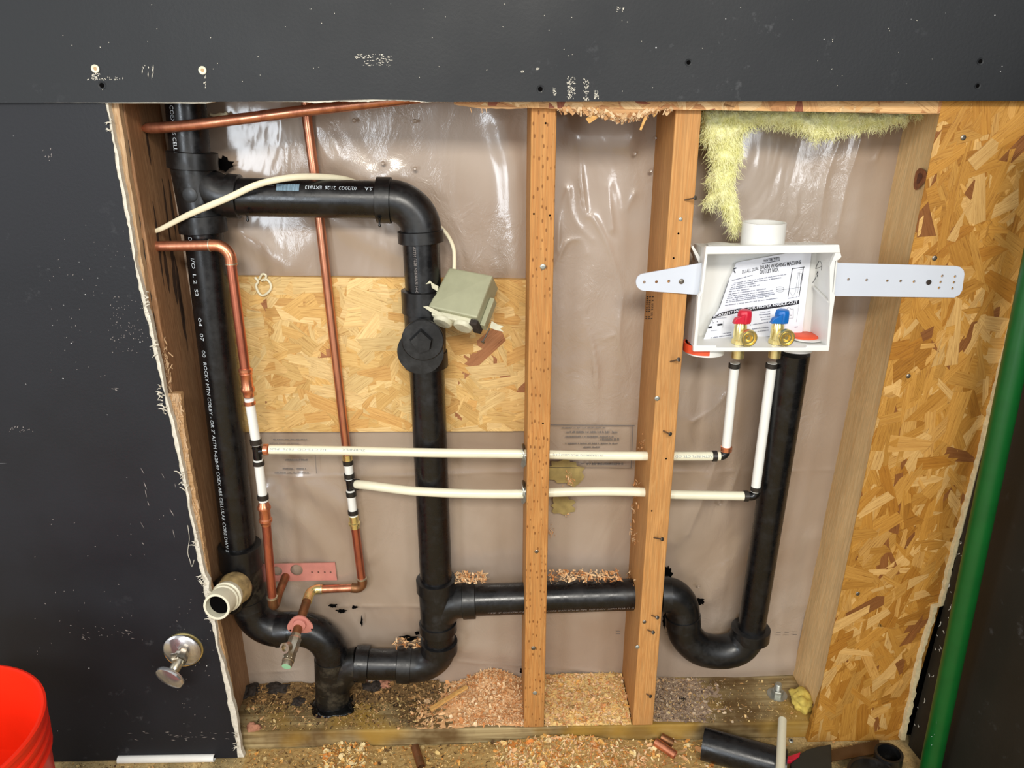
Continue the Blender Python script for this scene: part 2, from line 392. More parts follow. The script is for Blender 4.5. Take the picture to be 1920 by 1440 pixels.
put(m.build('paint_scuffs', M['gypsum'], wu, smooth=0))
# lower left drywall
YL = -.0245
edgeL = [(196,190),(203,225),(213,280),(222,340),(238,420),(252,500),(264,560),(277,610),(288,660),(298,700),(307,740),(318,790),(330,850),(342,900),(352,950),(362,1000),(370,1050),(380,1090),(385,1130),(394,1165),(405,1210),(415,1260),(425,1310),(436,1360),(444,1405)]
def zfloor(x, Y):                    # pixel row where the plane Y meets the floor under column x
    lo, hi = 700, 1700
    for _ in range(40):
        mid = (lo+hi)/2
        if at(x, mid, Y).z > 0: lo = mid
        else: hi = mid
    return lo
m = MB(); P = [at(x, y, YL) for x, y in [(-1100, 190)] + jag(edgeL, 8, 1.4)] + [at(446, zfloor(446, YL)-2, YL), at(-1100, zfloor(-1100, YL)-2, YL)]
m.prism(P, (0, .0015, 0)); wl = put(m.build('wall_left', M['wall_low'], smooth=0), kind='structure')
m = MB(); P = [at(x, y, YL+.0016) for x, y in [(-1100, 190)] + [(x + 4 + 4*abs(math.sin(y*.013))*(1.8 if y > 1080 else 1), y) for x, y in jag(edgeL, 13, 1.3)]] + [at(458, zfloor(458, YL)-3, YL), at(-1100, zfloor(-1100, YL)-2, YL)]
m.prism(P, (0, .0105, 0)); put(m.build('drywall_core', M['gypsum'], wl, smooth=0))
m = MB(); ys = YL-.0003
scuff(m, 250, 610, 45, 55, 90, ys, 1.3); scuff(m, 190, 1185, 60, 14, 26, ys, 4, .3); scuff(m, 180, 560, 90, 150, 60, ys, 1.5); scuff(m, 216, 730, 5, 2, 5, ys, 5, 0)
scuff(m, 230, 1100, 180, 130, 40, ys, 2.0); scuff(m, 330, 1380, 100, 8, 30, ys, 6, .1); scuff(m, 90, 290, 12, 14, 8, ys, 3); scuff(m, 300, 960, 40, 80, 12, ys, 9, 1.2)
scuff(m, 40, 805, 22, 5, 14, ys, 3); scuff(m, 370, 1240, 40, 120, 30, ys, 1.5)
put(m.build('paint_scuffs', M['print_dim'], wl, smooth=0))
m = MB()                             # torn paper curls along the cut
for x, y, n in ((272,560,6), (290,652,8), (297,738,9), (303,753,6), (306,776,5), (335,890,6), (345,912,5), (363,1010,5), (377,1085,10), (390,1120,14), (395,1150,10), (440,1390,8), (202,232,6)):
    for _ in range(n):
        a = rnd.uniform(2.2, 4.0); l = rnd.uniform(4, 13); x0 = x + rnd.uniform(0, 9); y0 = y + rnd.uniform(-14, 14)
        p = [at(x0, y0, YL-.001), at(x0+math.cos(a)*l*.5, y0+math.sin(a)*l*.5-1, YL-.004), at(x0+math.cos(a)*l, y0+math.sin(a)*l, YL-.002)]
        m.sweep(p, [.0011, .0008, .0002], 5)
fib = [at(x, y, YL-.002) for x, y in ((352,985),(355,1010),(352,1035),(356,1050),(360,1062),(364,1050))]; m.sweep(smoothpath(fib, 4), .0005, 5)
put(m.build('torn_paper', M['gypsum'], wl, smooth=60))
# right wall: returns towards the camera
c0 = at(1702, 1402, -.0245); c1 = at(1955, 440, -.0245)
A0 = Vector((c0.x, -.0245, 0)); A1 = Vector((c1.x + .0, -.0245, 1.25))
d = Vector((.10, -1, 0)).normalized()
m = MB(); m.hexa([A0, A0 + d*1.3, A1 + d*1.3, A1, A0 + Vector((.6,.0,0)), A0 + d*1.3 + Vector((.6,.2,0)), A1 + d*1.3 + Vector((.6,.2,0)), A1 + Vector((.6,0,0))])
wr = put(m.build('wall_right', M['wall_side'], smooth=0), kind='structure')
m = MB()
for i in range(46):
    t = rnd.random()**.8; p = A0.lerp(A1, t*.8) + d*rnd.uniform(.0, .02); q = p + Vector((rnd.uniform(-.006,.004), -rnd.uniform(0,.004), rnd.uniform(-.01,.01)))
    m.sweep([p, (p+q)/2 + Vector((0,-.002,0)), q], [.0008,.0008,.0002], 5)
put(m.build('torn_paper', M['gypsum'], wr, smooth=60))
# ================================================================== framing lumber
DEP = .135
def stud(name, tl, tr, bl, br, mat, label, back=DEP, top_ext=40):
    """front face from four pixels on the plane Y = 0"""
    def ext(a, b): return (a[0] + (a[0]-b[0])*top_ext/(b[1]-a[1]), a[1]-top_ext)
    TL, TR = ext(tl, bl), ext(tr, br); f = []
    for q in (bl, br, TR, TL):
        p = at(q[0], q[1], 0)
        if q in (bl, br): p.z = .0385
        f.append(p)
    m = MB(); m.hexa(f + [p + Vector((0, back, 0)) for p in f]); m.box
    o = m.build(name, mat, smooth=0, bevel=.002); return put(o, label, 'stud', 'wall studs')
s1 = stud('wall_stud', (996,207), (1044,207), (982.5,1365), (1020,1365), M['stud_dots'], 'narrow middle wall stud pitted with rows of small dents, standing in the shavings')
s2 = stud('wall_stud', (1267,207), (1316,207), (1186,1362), (1224,1362), M['stud'], 'wall stud with bent nails, black pipe passing through it, left of the white outlet box')
s3 = stud('wall_stud', (1780,230), (1834,230), (1530,1375), (1570,1375), M['stud_pale'], 'pale pine stud with a knot, beside the strand board on the right')
s4 = stud('wall_stud', (186,207), (234,207), (392,1385), (432,1385), M['stud_old'], 'weathered brown stud behind the torn drywall edge on the left')
m = MB(); m.prism([at(x, y, -.0005) for x, y in ((1216,560),(1228,566),(1226,600),(1214,600))], (0,.0003,0))
# stamp on the side of stud two
m = MB(); xs = at(1240, 590, .07).x
def side_pt(px, py):                 # point on the left side face of stud two
    p0 = at(1267, 207, 0); p1 = at(1186, 1362, 0); d_ = ray(px, py)
    for Y in [i*.002 for i in range(0, 71)]:
        q = at(px, py, Y); t = (p0.z - q.z)/(p0.z - p1.z); xe = p0.x + (p1.x - p0.x)*t
        if q.x >= xe - .0: return Vector((xe - .0004, Y, q.z))
    return Vector((xe - .0004, .1, q.z))
for k in range(13):
    y0 = 556 + k*3.4
    for j in range(3):
        xa = 1213 + j*5 - (k*.2); a = side_pt(xa, y0); b = side_pt(xa + 3.2, y0 - .6); c = side_pt(xa + 3.2, y0 + 1.2); e = side_pt(xa, y0 + 1.8)
        if rnd.random() < .8: m.add([a, b, c, e], [(0,1,2,3)])
m.build('grade_stamp', M['muck'], s2, smooth=0)
# knot of stud three: a dark oval with a crack
def side3(px, py):
    p0 = at(1776, 230, 0); p1 = at(1524, 1375, 0)
    for Y in [i*.001 for i in range(0, 141)]:
        q = at(px, py, Y); t = (p0.z - q.z)/(p0.z - p1.z); xe = p0.x + (p1.x - p0.x)*t
        if q.x >= xe: return Vector((xe - .0004, Y, q.z))
    return q
for nm, mt, rx, ry, cy, lf in (('knot', simple('knot wood', srgb(150,88,48), .6, var=.4, scale=120), 11, 20, 335, 0), ('knot_heart', simple('dark knot heart', srgb(104,54,30), .6, var=.5, scale=200), 4.5, 10, 334, -.0004)):
    m = MB(); pts = []
    for k in range(24):
        a = k*math.pi/12; r_ = 1 + .12*math.sin(3*a+1) ; p = side3(1725 + rx*math.cos(a)*r_ + ry*.25*math.sin(a), cy - ry*math.sin(a)*r_); p.x += lf; pts.append(p)
    c_ = sum(pts, Vector())/24; m.add(pts + [c_], [(k, (k+1) % 24, 24) for k in range(24)]); m.build(nm, mt, s3, smooth=0)
# bottom plate
xl = at(395, 1380, 0).x; xr = at(1700, 1380, 0).x
m = MB(); m.hexa([(xl,0,0), (xr,0,0), (xr,0,.038), (xl,0,.038), (xl,DEP,0), (xr,DEP,0), (xr,DEP,.038), (xl,DEP,.038)])
put(m.build('bottom_plate', M['plate'], smooth=0, bevel=.003), 'long treated bottom plate lying under all the wall studs', 'lumber')
# header lumber hidden behind the sheet (top of the cavity)
m = MB(); zt = at(960, 190, .0).z + .012; m.box((0, DEP/2, zt + .06), (3.2, DEP, .09)); put(m.build('ceiling', M['stud_old'], smooth=0), kind='structure')
m = MB(); m.prism([at(x, y, -.0125) for x, y in [(200,192),(222,192)] + [(222+.1486*(y-192)+rnd.uniform(-1,1), y) for y in range(215, 700, 22)] + [(296,720),(292,700),(262,545),(236,400),(212,280)]], (0, .012, 0)); m.build('front_strip', M['ply_edge'], s4, smooth=0)
m = MB(); m.prism([at(x, y, -.0008) for x, y in [(222,190),(229,190)] + [(229+.1486*(y-192)+rnd.uniform(-2.5,1.5), y) for y in range(215, 690, 17)] + [(292,700),(252,400)]], (0, .0006, 0)); m.build('crevice_shade', M['muck'], s4, smooth=0)  # dark strip painted as the shade of the crevice beside the front strip
def side4(px, py):
    f_ = s4f; d_ = ray(px, py); p0, p1 = s4f
    for Y in [i*.001 for i in range(0, 136)]:
        q = at(px, py, Y); t = (p0.z - q.z)/(p0.z - p1.z); xe = p0.x + (p1.x - p0.x)*t
        if q.x <= xe: return Vector((xe + .0004, Y, q.z))
    return Vector((xe + .0004, .135, q.z))
s4f = (at(234, 207, 0), at(432, 1385, 0))
for k_ in range(9):
    m = MB(); x0 = rnd.uniform(262, 300); y0 = rnd.uniform(200, 560); x0 += .13*(y0-200); L = rnd.uniform(60, 170); w_ = rnd.uniform(1.0, 3.2); P1 = []; P2 = []
    for j in range(9):
        t = j/8; y = y0 + L*t; x = x0 + .13*L*t + rnd.uniform(-.5,.5); ww = w_*math.sin(math.pi*min(1,max(.05,t)))+.2; P1.append(side4(x-ww, y)); P2.append(side4(x+ww, y))
    m.add(P1 + P2, [(j, j+1, 9+j+1, 9+j) for j in range(8)]); m.build('burn_streak', M['burn'], s4, smooth=0)
# ================================================================== strand boards
STR = [srgb(226,184,118), srgb(214,166,96), srgb(232,196,136), srgb(200,148,80), srgb(220,176,104), srgb(208,158,90), srgb(190,132,66), srgb(236,206,150), srgb(150,96,50)]
def clip_poly(poly, a, b):           # keep the left side of a->b
    out = []
    for i in range(len(poly)):
        p, q = poly[i], poly[(i+1) % len(poly)]
        sp = (b[0]-a[0])*(p[1]-a[1]) - (b[1]-a[1])*(p[0]-a[0]); sq = (b[0]-a[0])*(q[1]-a[1]) - (b[1]-a[1])*(q[0]-a[0])
        if sp >= 0: out.append(p)
        if sp*sq < 0:
            t = sp/(sp-sq); out.append((p[0]+(q[0]-p[0])*t, p[1]+(q[1]-p[1])*t, p[2]+(q[2]-p[2])*t, p[3]+(q[3]-p[3])*t))
    return out
def osb(name, outline, Y, thick, n, seed, parent=None, pal=STR, bias=0.0, lmin=.03, lmax=.13, dark=.06, hull=None):
    """outline: list of (x, z) in world metres, anticlockwise seen from the room"""
    R = random.Random(seed); m = MB(); pts = [Vector((x, Y, z)) for x, z in outline]
    b0 = len(m.v); m.prism(pts, (0, thick, 0)); m.hasc = True; m.c = [pal[1][:3]]*len(m.v)
    hull = hull or outline; xs = [p[0] for p in hull]; zs = [p[1] for p in hull]
    for i in range(n):
        cx = R.uniform(min(xs), max(xs)); cz = R.uniform(min(zs), max(zs)); L = R.uniform(lmin, lmax); W = R.uniform(.008, .026)*(.6+L*6)
        a = bias + (R.gauss(0, .55) if R.random() < .7 else R.uniform(-1.57, 1.57)); ca, sa = math.cos(a), math.sin(a)
        tp = R.uniform(0, .35); sh = R.uniform(-.02, .02)
        q = [(-L/2, -W/2), (0, -W/2*R.uniform(.9,1.2)), (L/2, -W/2*(1-tp)), (L/2+R.uniform(-.008,.012), R.uniform(-W/3, W/3)), (L/2-abs(sh), W/2*(1-tp)), (0, W/2), (-L/2+sh, W/2*(1-tp*.5))]
        poly = [(cx+u*ca-v*sa, cz+u*sa+v*ca, u + i*.37, v + i*.11) for u, v in q]
        for k in range(len(hull)):
            poly = clip_poly(poly, hull[k], hull[(k+1) % len(hull)])
            if len(poly) < 3: break
        if len(poly) < 3: continue
        c = list(pal[-1][:3]) if R.random() < dark else list(R.choice(pal[:-1])[:3]); g = R.uniform(.86, 1.08); c = tuple(x*g for x in c)
        y = Y - .0002 - i*(.0011/n); tilt = R.uniform(-.010, .010)
        m.add([(p[0], y + (p[0]-cx)*tilt, p[1]) for p in poly], [tuple(range(len(poly)))], c, [(p[2], p[3]) for p in poly])
    return m.build(name, M['osb'], parent, smooth=0)
# back patch between the pipes
def W2(x, y, Y): p = at(x, y, Y); return (p.x, p.z)
pb = [W2(440,810,.1195), W2(984,808,.1195), W2(990,524,.1195), W2(420,518,.1195)]
o = osb('strand_board_patch', pb, .1195, .011, 1500, 3, pal=[srgb(226,188,122), srgb(218,176,106), srgb(232,200,140), srgb(212,166,98), srgb(222,184,116), srgb(228,196,134), srgb(170,116,76)], dark=.012, lmin=.04, lmax=.16)
put(o, 'golden strand board patch on the back of the left bay behind the copper tubes', 'panel')
# right board
eL = [(1773,200),(1768,238),(1757,275),(1751,311),(1746,355),(1737,407),(1728,448),(1719,495),(1704,560),(1679,682),(1660,790),(1641,907),(1622,990),(1605,1050),(1582,1125),(1570,1200),(1555,1254),(1541,1300),(1525,1346),(1514,1391)]
eR = [(1691,1388),(1702,1345),(1714,1294),(1725,1234),(1744,1177),(1753,1140),(1766,1136),(1781,1069),(1800,997),(1828,900),(1852,800),(1880,690),(1912,565),(1960,400),(2000,200)]
YO = -.0118
def wp(lst, Y): return [W2(x, y, Y) for x, y in lst]
outl = wp([(1773,170)] + [], YO) + wp(jag(eL, 9, 1.6), YO) + wp(jag(eR, 9, 2.2), YO) + wp([(2010,170)], YO)
hull = wp([(1775,170), (1749,330), (1660,790), (1600,1070), (1517,1390), (1688,1388), (1745,1190), (1828,902), (1915,560), (2005,170)], YO)
# hull must be convex: two simple convex pieces instead
h1 = wp([(1768,170),(1747,345),(1722,480),(1684,660),(1648,870),(1612,1020),(1576,1170),(1518,1388),(1690,1386),(2004,170)], YO)
PR = [srgb(192,142,66), srgb(180,128,52), srgb(202,154,82), srgb(168,114,40), srgb(188,136,58), srgb(212,170,104), srgb(136,86,42)]
def convex(h):
    pts = sorted(h); 
    def half(ps):
        o_ = []
        for p in ps:
            while len(o_) > 1 and (o_[-1][0]-o_[-2][0])*(p[1]-o_[-2][1]) - (o_[-1][1]-o_[-2][1])*(p[0]-o_[-2][0]) <= 0: o_.pop()
            o_.append(p)
        return o_
    a = half(pts); b = half(pts[::-1]); return a[:-1] + b[:-1]
lo_ = outl[::-1] if False else outl
o = osb('strand_board', lo_, YO, .0113, 2300, 11, pal=PR, bias=1.15, dark=.055, hull=convex(wp([(1770,170),(1750,340),(1600,1085),(1519,1388),(1690,1386),(1758,1136),(1800,1000),(1900,600),(2004,170)], YO)))
put(o, 'large golden brown strand board on the right between the pale stud and the green pipe', 'panel'); board = o
m = MB(); m.hexa([at(1690,1420,.002), at(2100,1420,.002), at(2200,150,.002), at(1900,150,.002)] + [q + Vector((0,.10,0)) for q in (at(1690,1420,.002), at(2100,1420,.002), at(2200,150,.002), at(1900,150,.002))]); put(m.build('dark_gap_backing_1', M['hole'], smooth=0), kind='structure')  # black backing panel added so the gap beside the board stays in shadow
# white broken drywall strip down the board's right edge
m = MB(); L_ = jag([(x-2, y) for x, y in eR[:13]], 9, 1.5); R_ = jag([(x + 4.5, y) for x, y in eR[:13]], 7, 2.0)
m.prism([at(x, y, YL+.002) for x, y in L_ + R_[::-1]], (0, .010, 0)); put(m.build('drywall_edge', M['paper_torn'], smooth=0), 'thin white ragged strip of broken drywall between strand board and green pipe', 'drywall')
# strand board behind the upper drywall: fringe along the top of the opening
top = [(850,186),(850,196),(900,203),(960,204),(1000,202),(1044,204),(1060,211),(1090,207),(1100,214),(1140,221),(1165,217),(1180,227),(1200,224),(1228,211),(1262,200),(1312,199),(1326,204),(1400,205),(1500,209),(1640,212),(1772,214),(1772,186)]
ot = [(p.x, p.z) for p in [at(x, y, YO) for x, y in [top[0]] + jag(top[1:-1], 9, 1.3) + [top[-1]]]]
o = osb('header_board', ot, YO, .0113, 260, 21, pal=[srgb(222,180,126), srgb(206,160,108), srgb(230,196,146), srgb(196,142,92), srgb(214,170,114), srgb(150,86,60)], dark=.08, lmin=.02, lmax=.06, hull=convex(wp([(852,186),(852,195),(1000,202),(1640,211),(1770,212),(1770,186)], YO)))
put(o, 'frayed strip of strand board under the black upper drywall, over the opening', 'panel')
m = MB()
def sliver(mb, x0, y0, x1, y1, wd, Y0, Y1, th=.0008):
    a = at(x0, y0, Y0); b = at(x1, y1, Y1); dd = (b-a).normalized(); s_ = dd.cross(Vector((0,1,0))).normalized()*wd/2; t_ = Vector((0, th, 0))
    q = [a - s_, b - s_*.8, b + s_*.6, a + s_]; mb.hexa(q + [p + t_ for p in q])
SPL = [srgb(*c)[:3] for c in ((214,180,136),(232,206,168),(196,152,106),(222,190,150),(178,130,88))]
def colour_last(mb, n=8):
    c = rnd.choice(SPL); mb.hasc = True; mb.c[-n:] = [c]*n
for i in range(330):
    x = rnd.gauss(1135, 50) if rnd.random() < .7 else rnd.uniform(1050, 1265)
    if x < 1048 or x > 1268: continue
    base = 204 + 15*math.exp(-((x-1170)/45)**2); a = rnd.uniform(.2, 2.9); big = rnd.random() < .22; l = rnd.uniform(8, 22) if big else rnd.uniform(3, 13)
    sliver(m, x, base - (4 if big else 0), x + math.cos(a)*l, base + abs(math.sin(a))*l*(.7 if big else 1), rnd.uniform(.003, .007) if big else rnd.uniform(.0005, .0018), YO-rnd.uniform(0,.004), YO-rnd.uniform(0,.012)); colour_last(m)
for x in (882, 903, 911): sliver(m, x, 203, x + rnd.uniform(-3, 3), 212, .001, YO-.001, YO-.003); colour_last(m)
put(m.build('frayed_splinters', M['chip'], o, smooth=0), kind='stuff')
for q in ((1126,208,1102,228,.012,YO-.002,YO-.008,.001), (1213,214,1201,244,.0045,YO-.001,YO-.008,.001), (1235,205,1226,219,.003,YO-.001,YO-.006)):
    m = MB(); sliver(m, *q); m.build('large_splinter', M['splinter'], o, smooth=0)
# left board: narrow cut strip
el2 = [(326,738),(338,738),(344,790),(352,845),(362,900),(371,950),(379,1000),(386,1050),(394,1100),(402,1125),(412,1180),(424,1240),(436,1310),(447,1385)]
ol = wp([(300,740)] + jag(el2, 9, 1.0) + [(420,1385)], YO)[::-1]
o = osb('strand_board_strip', ol, YO, .0113, 0, 31, pal=[srgb(206,172,130), srgb(196,160,118), srgb(210,180,140)])
put(o, 'narrow torn strip of strand board behind the left drywall edge', 'panel')
m = MB()
for i in range(220):
    k = rnd.randrange(len(el2)-1); t = rnd.random(); x = el2[k][0] + (el2[k+1][0]-el2[k][0])*t - rnd.uniform(0, 20); y = el2[k][1] + (el2[k+1][1]-el2[k][1])*t
    a = 1.35 + rnd.gauss(0, .4); l = rnd.uniform(6, 20); sliver(m, x, y, x + math.cos(a)*l*.5, min(1388, y + math.sin(a)*l), rnd.uniform(.001, .004), YO-.001, YO-rnd.uniform(.0005,.004))
for i in range(90):
    x = rnd.gauss(305, 9); y = rnd.gauss(700, 26); a = rnd.uniform(.6, 2.2); l = rnd.uniform(4, 12)
    sliver(m, x, y, x + math.cos(a)*l, y + math.sin(a)*l, rnd.uniform(.0008,.003), -.002, -rnd.uniform(.002,.008))
put(m.build('frayed_splinters', M['ply_edge'], o, smooth=0), kind='stuff')
# ================================================================== plastic film on the back of the cavity
YF = .1325
lo = at(200, 1290, YF); hi = at(1760, 180, YF); zlo = .040; zhi = at(960, 176, YF).z + .02
dx = .0028; nx = int((hi.x - lo.x)/dx) + 1; nz = int((zhi - zlo)/dx) + 1
X, Z = np.meshgrid(lo.x + np.arange(nx)*dx, zlo + np.arange(nz)*dx); H = np.zeros_like(X)
def crease(pxs, h, wd, soft=0.0):
    global H
    P_ = smoothpath([at(x, y, YF) for x, y in pxs], 6) if len(pxs) > 2 else [at(x, y, YF) for x, y in pxs]; best = np.full(X.shape, 9.)
    for a, b in zip(P_, P_[1:]):
        ax, az, bx, bz = a.x, a.z, b.x, b.z; L2 = (bx-ax)**2 + (bz-az)**2
        t = np.clip(((X-ax)*(bx-ax) + (Z-az)*(bz-az))/L2, 0, 1); best = np.minimum(best, np.hypot(X-ax-t*(bx-ax), Z-az-t*(bz-az)))
    H = np.maximum(H, h*np.exp(-best/wd)*(.65+.35*np.sin(X*61+Z*47))) if not soft else H + h*np.exp(-(best/wd)**2)
for c_ in ([(1062,215),(1085,280),(1090,340),(1098,400),(1112,410),(1138,458),(1160,520),(1166,560),(1160,640),(1178,705)], [(1040,500),(1062,455),(1090,450),(1100,475)], [(1065,355),(1050,400),(1046,470)],
           [(1065,355),(1075,410),(1110,450)], [(1085,580),(1110,650),(1116,760)], [(1095,580),(1118,680),(1118,790)], [(1140,350),(1148,430)], [(1188,365),(1175,392)], [(1572,265),(1545,345),(1538,400),(1532,440)], [(1612,260),(1585,350),(1565,440)],
           [(1660,250),(1640,300)], [(1490,370),(1495,400)], [(1130,636),(1150,628)], [(1390,870),(1360,950)], [(1345,860),(1290,1000)], [(1380,620),(1370,660)], [(1300,790),(1340,765),(1360,740)]):
    crease(c_, .0042, .0060)
for c_ in ([(300,885),(640,893),(985,884)], [(1040,868),(1120,872),(1190,876)], [(1260,884),(1420,884),(1560,880)], [(620,1138),(790,1137)], [(470,1262),(560,1255)], [(860,1238),(960,1245),(1160,1262)]): crease(c_, .0024, .0045)
for c_ in ([(560,215),(680,330),(740,330)], [(600,390),(700,450),(780,490)], [(560,900),(650,960),(690,1040)], [(500,930),(600,1010),(640,1100)], [(600,200),(620,300)], [(940,230),(960,330),(966,500)], [(1080,260),(1180,260)],
           [(1430,980),(1330,1120)], [(1330,900),(1260,1010)], [(1520,1010),(1500,1130)], [(1640,500),(1600,650)], [(430,420),(540,500)], [(860,1210),(960,1230)], [(1380,1255),(1500,1245)]): crease(c_, .006, .024, 1)
N1 = np.zeros_like(X)
for (fx, fz, ph, am) in ((7,3,.3,1), (13,5,1.2,.6), (4,11,2.2,.7), (23,9,.5,.35), (17,21,1.9,.25), (31,14,.2,.18), (5.5,1.7,4.0,.9), (41,19,2.,.10)):
    N1 += am*np.sin(X*fx*2.1 + np.sin(Z*fz*1.3+ph)*1.7 + ph)*np.cos(Z*fz*2.3 + np.sin(X*fx*.9)*1.4)
H += .0016*N1
H = np.where((X > pb[0][0]+.004) & (X < pb[1][0]-.002) & (Z > pb[0][1]+.006) & (Z < pb[2][1]-.006), np.minimum(H, .0005), H)
Yg = YF - np.clip(H, -.004, .012)
verts = np.stack([X, Yg, Z], -1).reshape(-1, 3); idx = np.arange(nx*nz).reshape(nz, nx)
faces = np.stack([idx[:-1,:-1], idx[:-1,1:], idx[1:,1:], idx[1:,:-1]], -1).reshape(-1, 4)
me = bpy.data.meshes.new('vapour_film'); me.from_pydata(verts.tolist(), [], faces.tolist()); me.polygons.foreach_set('use_smooth', [True]*len(faces)); me.materials.append(M['film'])
film = bpy.data.objects.new('vapour_film', me); COL.objects.link(film)
put(film, 'wrinkled greyish plastic film stretched over the back of the open wall', 'plastic sheet')
def blob(mb, px, py, rx, ry, Y, n=22, rough=.35, seed=0):
    R = random.Random(seed or int(px*7+py)); pts = []
    for k in range(n):
        a = 2*math.pi*k/n; r_ = 1 + R.uniform(-rough, rough); pts.append(at(px + rx*math.cos(a)*r_, py - ry*math.sin(a)*r_, Y))
    mb.prism(pts, (0, .0008, 0))
m = MB(); YB = YF - .0135
for x, y, rx, ry in ((420,308,16,14), (1252,1075,9,12), (625,1136,8,3), (640,1146,9,3.5), (665,1139,5,3), (782,1187,4,3), (765,1197,17,5), (1312,1128,9,6), (1246,1165,3,14), (980,1258,6,6), (678,1165,2,9)):
    m = MB(); blob(m, x, y, rx, ry, YB); m.build('torn_hole', M['hole'], film, smooth=0)
for x, y, rx, ry in ((1058,885,36,26), (1055,948,22,18)):
    m = MB(); blob(m, x, y, rx, ry, YB, rough=.25); m.build('bare_patch', M['film_torn'], film, smooth=0)
                              # rows of faint printing seen through the film
def dashes(mb, x0, x1, y, h, Y, cell=2.4, fill=.78, slope=0.0, gap=.14):
    x = x0
    while x < x1:
        wd = rnd.uniform(.55, 1.0)*cell
        if rnd.random() > gap:
            hh = h*rnd.choice((1, 1, .7)); q = [(x, y), (x+wd*fill, y), (x+wd*fill, y-hh), (x, y-hh)]
            mb.add([at(u, v + (u-x0)*slope, Y) for u, v in q], [(0,1,2,3)])
        x += wd
for y, a, b, h in ((803,1053,1135,2.2),(812,1062,1157,4),(820,1060,1150,3),(826,1125,1160,5),(833,1060,1157,3),(840,1090,1125,3),(872,1100,1168,4.5),(870,1090,1165,2)):
    m = MB(); dashes(m, a, b, y, h, YB); m.build('print_line', M['poly_print'], film, smooth=0)
for y, a, b, h in ((825,512,575,2),(832,505,560,2),(864,535,575,3.6),(880,530,575,2.5),(888,515,578,2.5)):
    m = MB(); dashes(m, a, b, y, h, YB); m.build('print_line', M['poly_print'], film, smooth=0)
for q in (((1032,796),(1190,797),(1190,798.5),(1032,797.5)), ((1186,797),(1187.5,797),(1184,878),(1182.5,878)), ((1254,877),(1262,862),(1262,864),(1256,877)), ((590,845),(591,845),(594,888),(593,888)), ((1030,876),(1186,877),(1186,878),(1030,877))):
    m = MB(); m.add([at(u, v, YB) for u, v in q], [(0,1,2,3)]); m.build('print_rule', M['poly_print'], film, smooth=0)
for x, y in ((1159,1186),(1252,1188),(1460,1188),(1475,1188),(1490,1187)):
    m = MB(); m.add([at(u, v, YB) for u, v in ((x-4,y-3),(x+4,y-3),(x+4,y-2),(x-4,y-2))], [(0,1,2,3)]); m.add([at(u, v, YB) for u, v in ((x-4,y+2),(x+4,y+2),(x+4,y+3),(x-4,y+3))], [(0,1,2,3)]); m.build('print_mark', M['poly_print'], film, smooth=0)
for x, y in ((664,226),(778,227),(718,306),(778,316),(1228,259),(1220,320),(1190,288),(1350,945),(1310,1100)):
    m = MB(); m.lathe(at(x, y, YB+.001), (0,-1,0), [(0,.0035),(.0012,.0026),(.0004,.0008)], 12); m.build('film_dimple', M['film'], film)
# ================================================================== black drain piping
def hubprof(p0, p1, r, lip=.0015):   # socket collar between two points on the axis
    p0 = Vector(p0); p1 = Vector(p1); d = (p1-p0); L = d.length
    return p0, d, [(0, r-.004), (.0012, r), (L-.0012, r), (L, r-.004)]
def collar(name, p0, p1, r, parent, mat='abs_fit', seg=40):
    m = MB(); a, d, pr = hubprof(p0, p1, r); m.lathe(a, d, pr, seg); return m.build(name, M[mat], parent)
drain = thing('drain_piping', at(622, 1310, .08), 'black plastic drain piping: tall left stack, upper loop, middle riser, bottom run and curved trap', 'pipe')
YD = .078; R2 = .0302; RH = .0365
D = lambda x, y, Y=YD: at(x, y, Y)
def pipe(name, pts, r=R2, mat='abs', parent=drain, seg=40, label=None, flat=1.0):
    m = MB(); m.sweep(pts, r, seg, flat=flat); o = m.build(name, M[mat], parent)
    if label: o['label'] = label
    return o
# left stack
stack_top = D(345, 160); pipe('pipe', [stack_top, D(357, 292)])
collar('hub', D(360, 284), D(362, 317), RH+.002, drain)
m = MB(); a, b = D(361, 312), D(379, 408); m.sweep([a, a.lerp(b,.1), a.lerp(b,.9), b], [.034,.0335,.0335,.034], 40)
t0 = D(372, 352); hb = D(432, 368)
m.sweep([D(364, 330), D(385, 348), D(402, 360), D(418, 367), hb], [.020, .030, .0325, .0325, .0325], 40)
m.lathe(at(356, 366, YD-.0325), (0,-1,0), [(0,.0115),(.0012,.0115),(.0016,.010)], 24)
tee = m.build('tee_fitting', M['abs_fit'], drain)
collar('hub', D(377, 402), D(382, 436), RH+.001, drain)
collar('hub', D(427, 367), D(451, 369), RH-.002, drain)
lower_stack = pipe('pipe', [D(381, 430), D(449, 1030)])
m = MB(); m.sweep([D(357,286,YD-.01)+Vector((-.02,0,0)), D(357,286,YD-.01)+Vector((.0,0,-.001))], .001, 6)
# upper run, elbow, middle riser
up_pipe = pipe('pipe', [D(446, 369), D(712, 375)])
collar('hub', D(706, 375), D(735, 376), RH, drain)
pipe('elbow', fil([D(730, 376), D(786, 377), D(790, 434)], .062, 14), .0332, 'abs_fit')
collar('hub', D(788, 431), D(790, 455), RH+.001, drain)
mid_pipe = pipe('pipe', [D(789, 450), D(795, 560)])
collar('hub', D(794, 542), D(796, 586), RH+.001, drain)
m = MB(); m.sweep([D(796, 580), D(799, 668)], .0345, 40); m.lathe(at(794, 641, YD), (0,-1,0), [(0,.036),(.052,.036),(.055,.038),(.060,.038)], 40); m.build('cleanout_tee', M['abs_fit'], drain)
pc = at(793, 637, YD-.060)
m = MB(); m.lathe(pc, (0,-1,0), [(0,.0345),(.004,.0345),(.0055,.033)], 40)
for k in range(4):
    a = math.pi/4 + k*math.pi/2
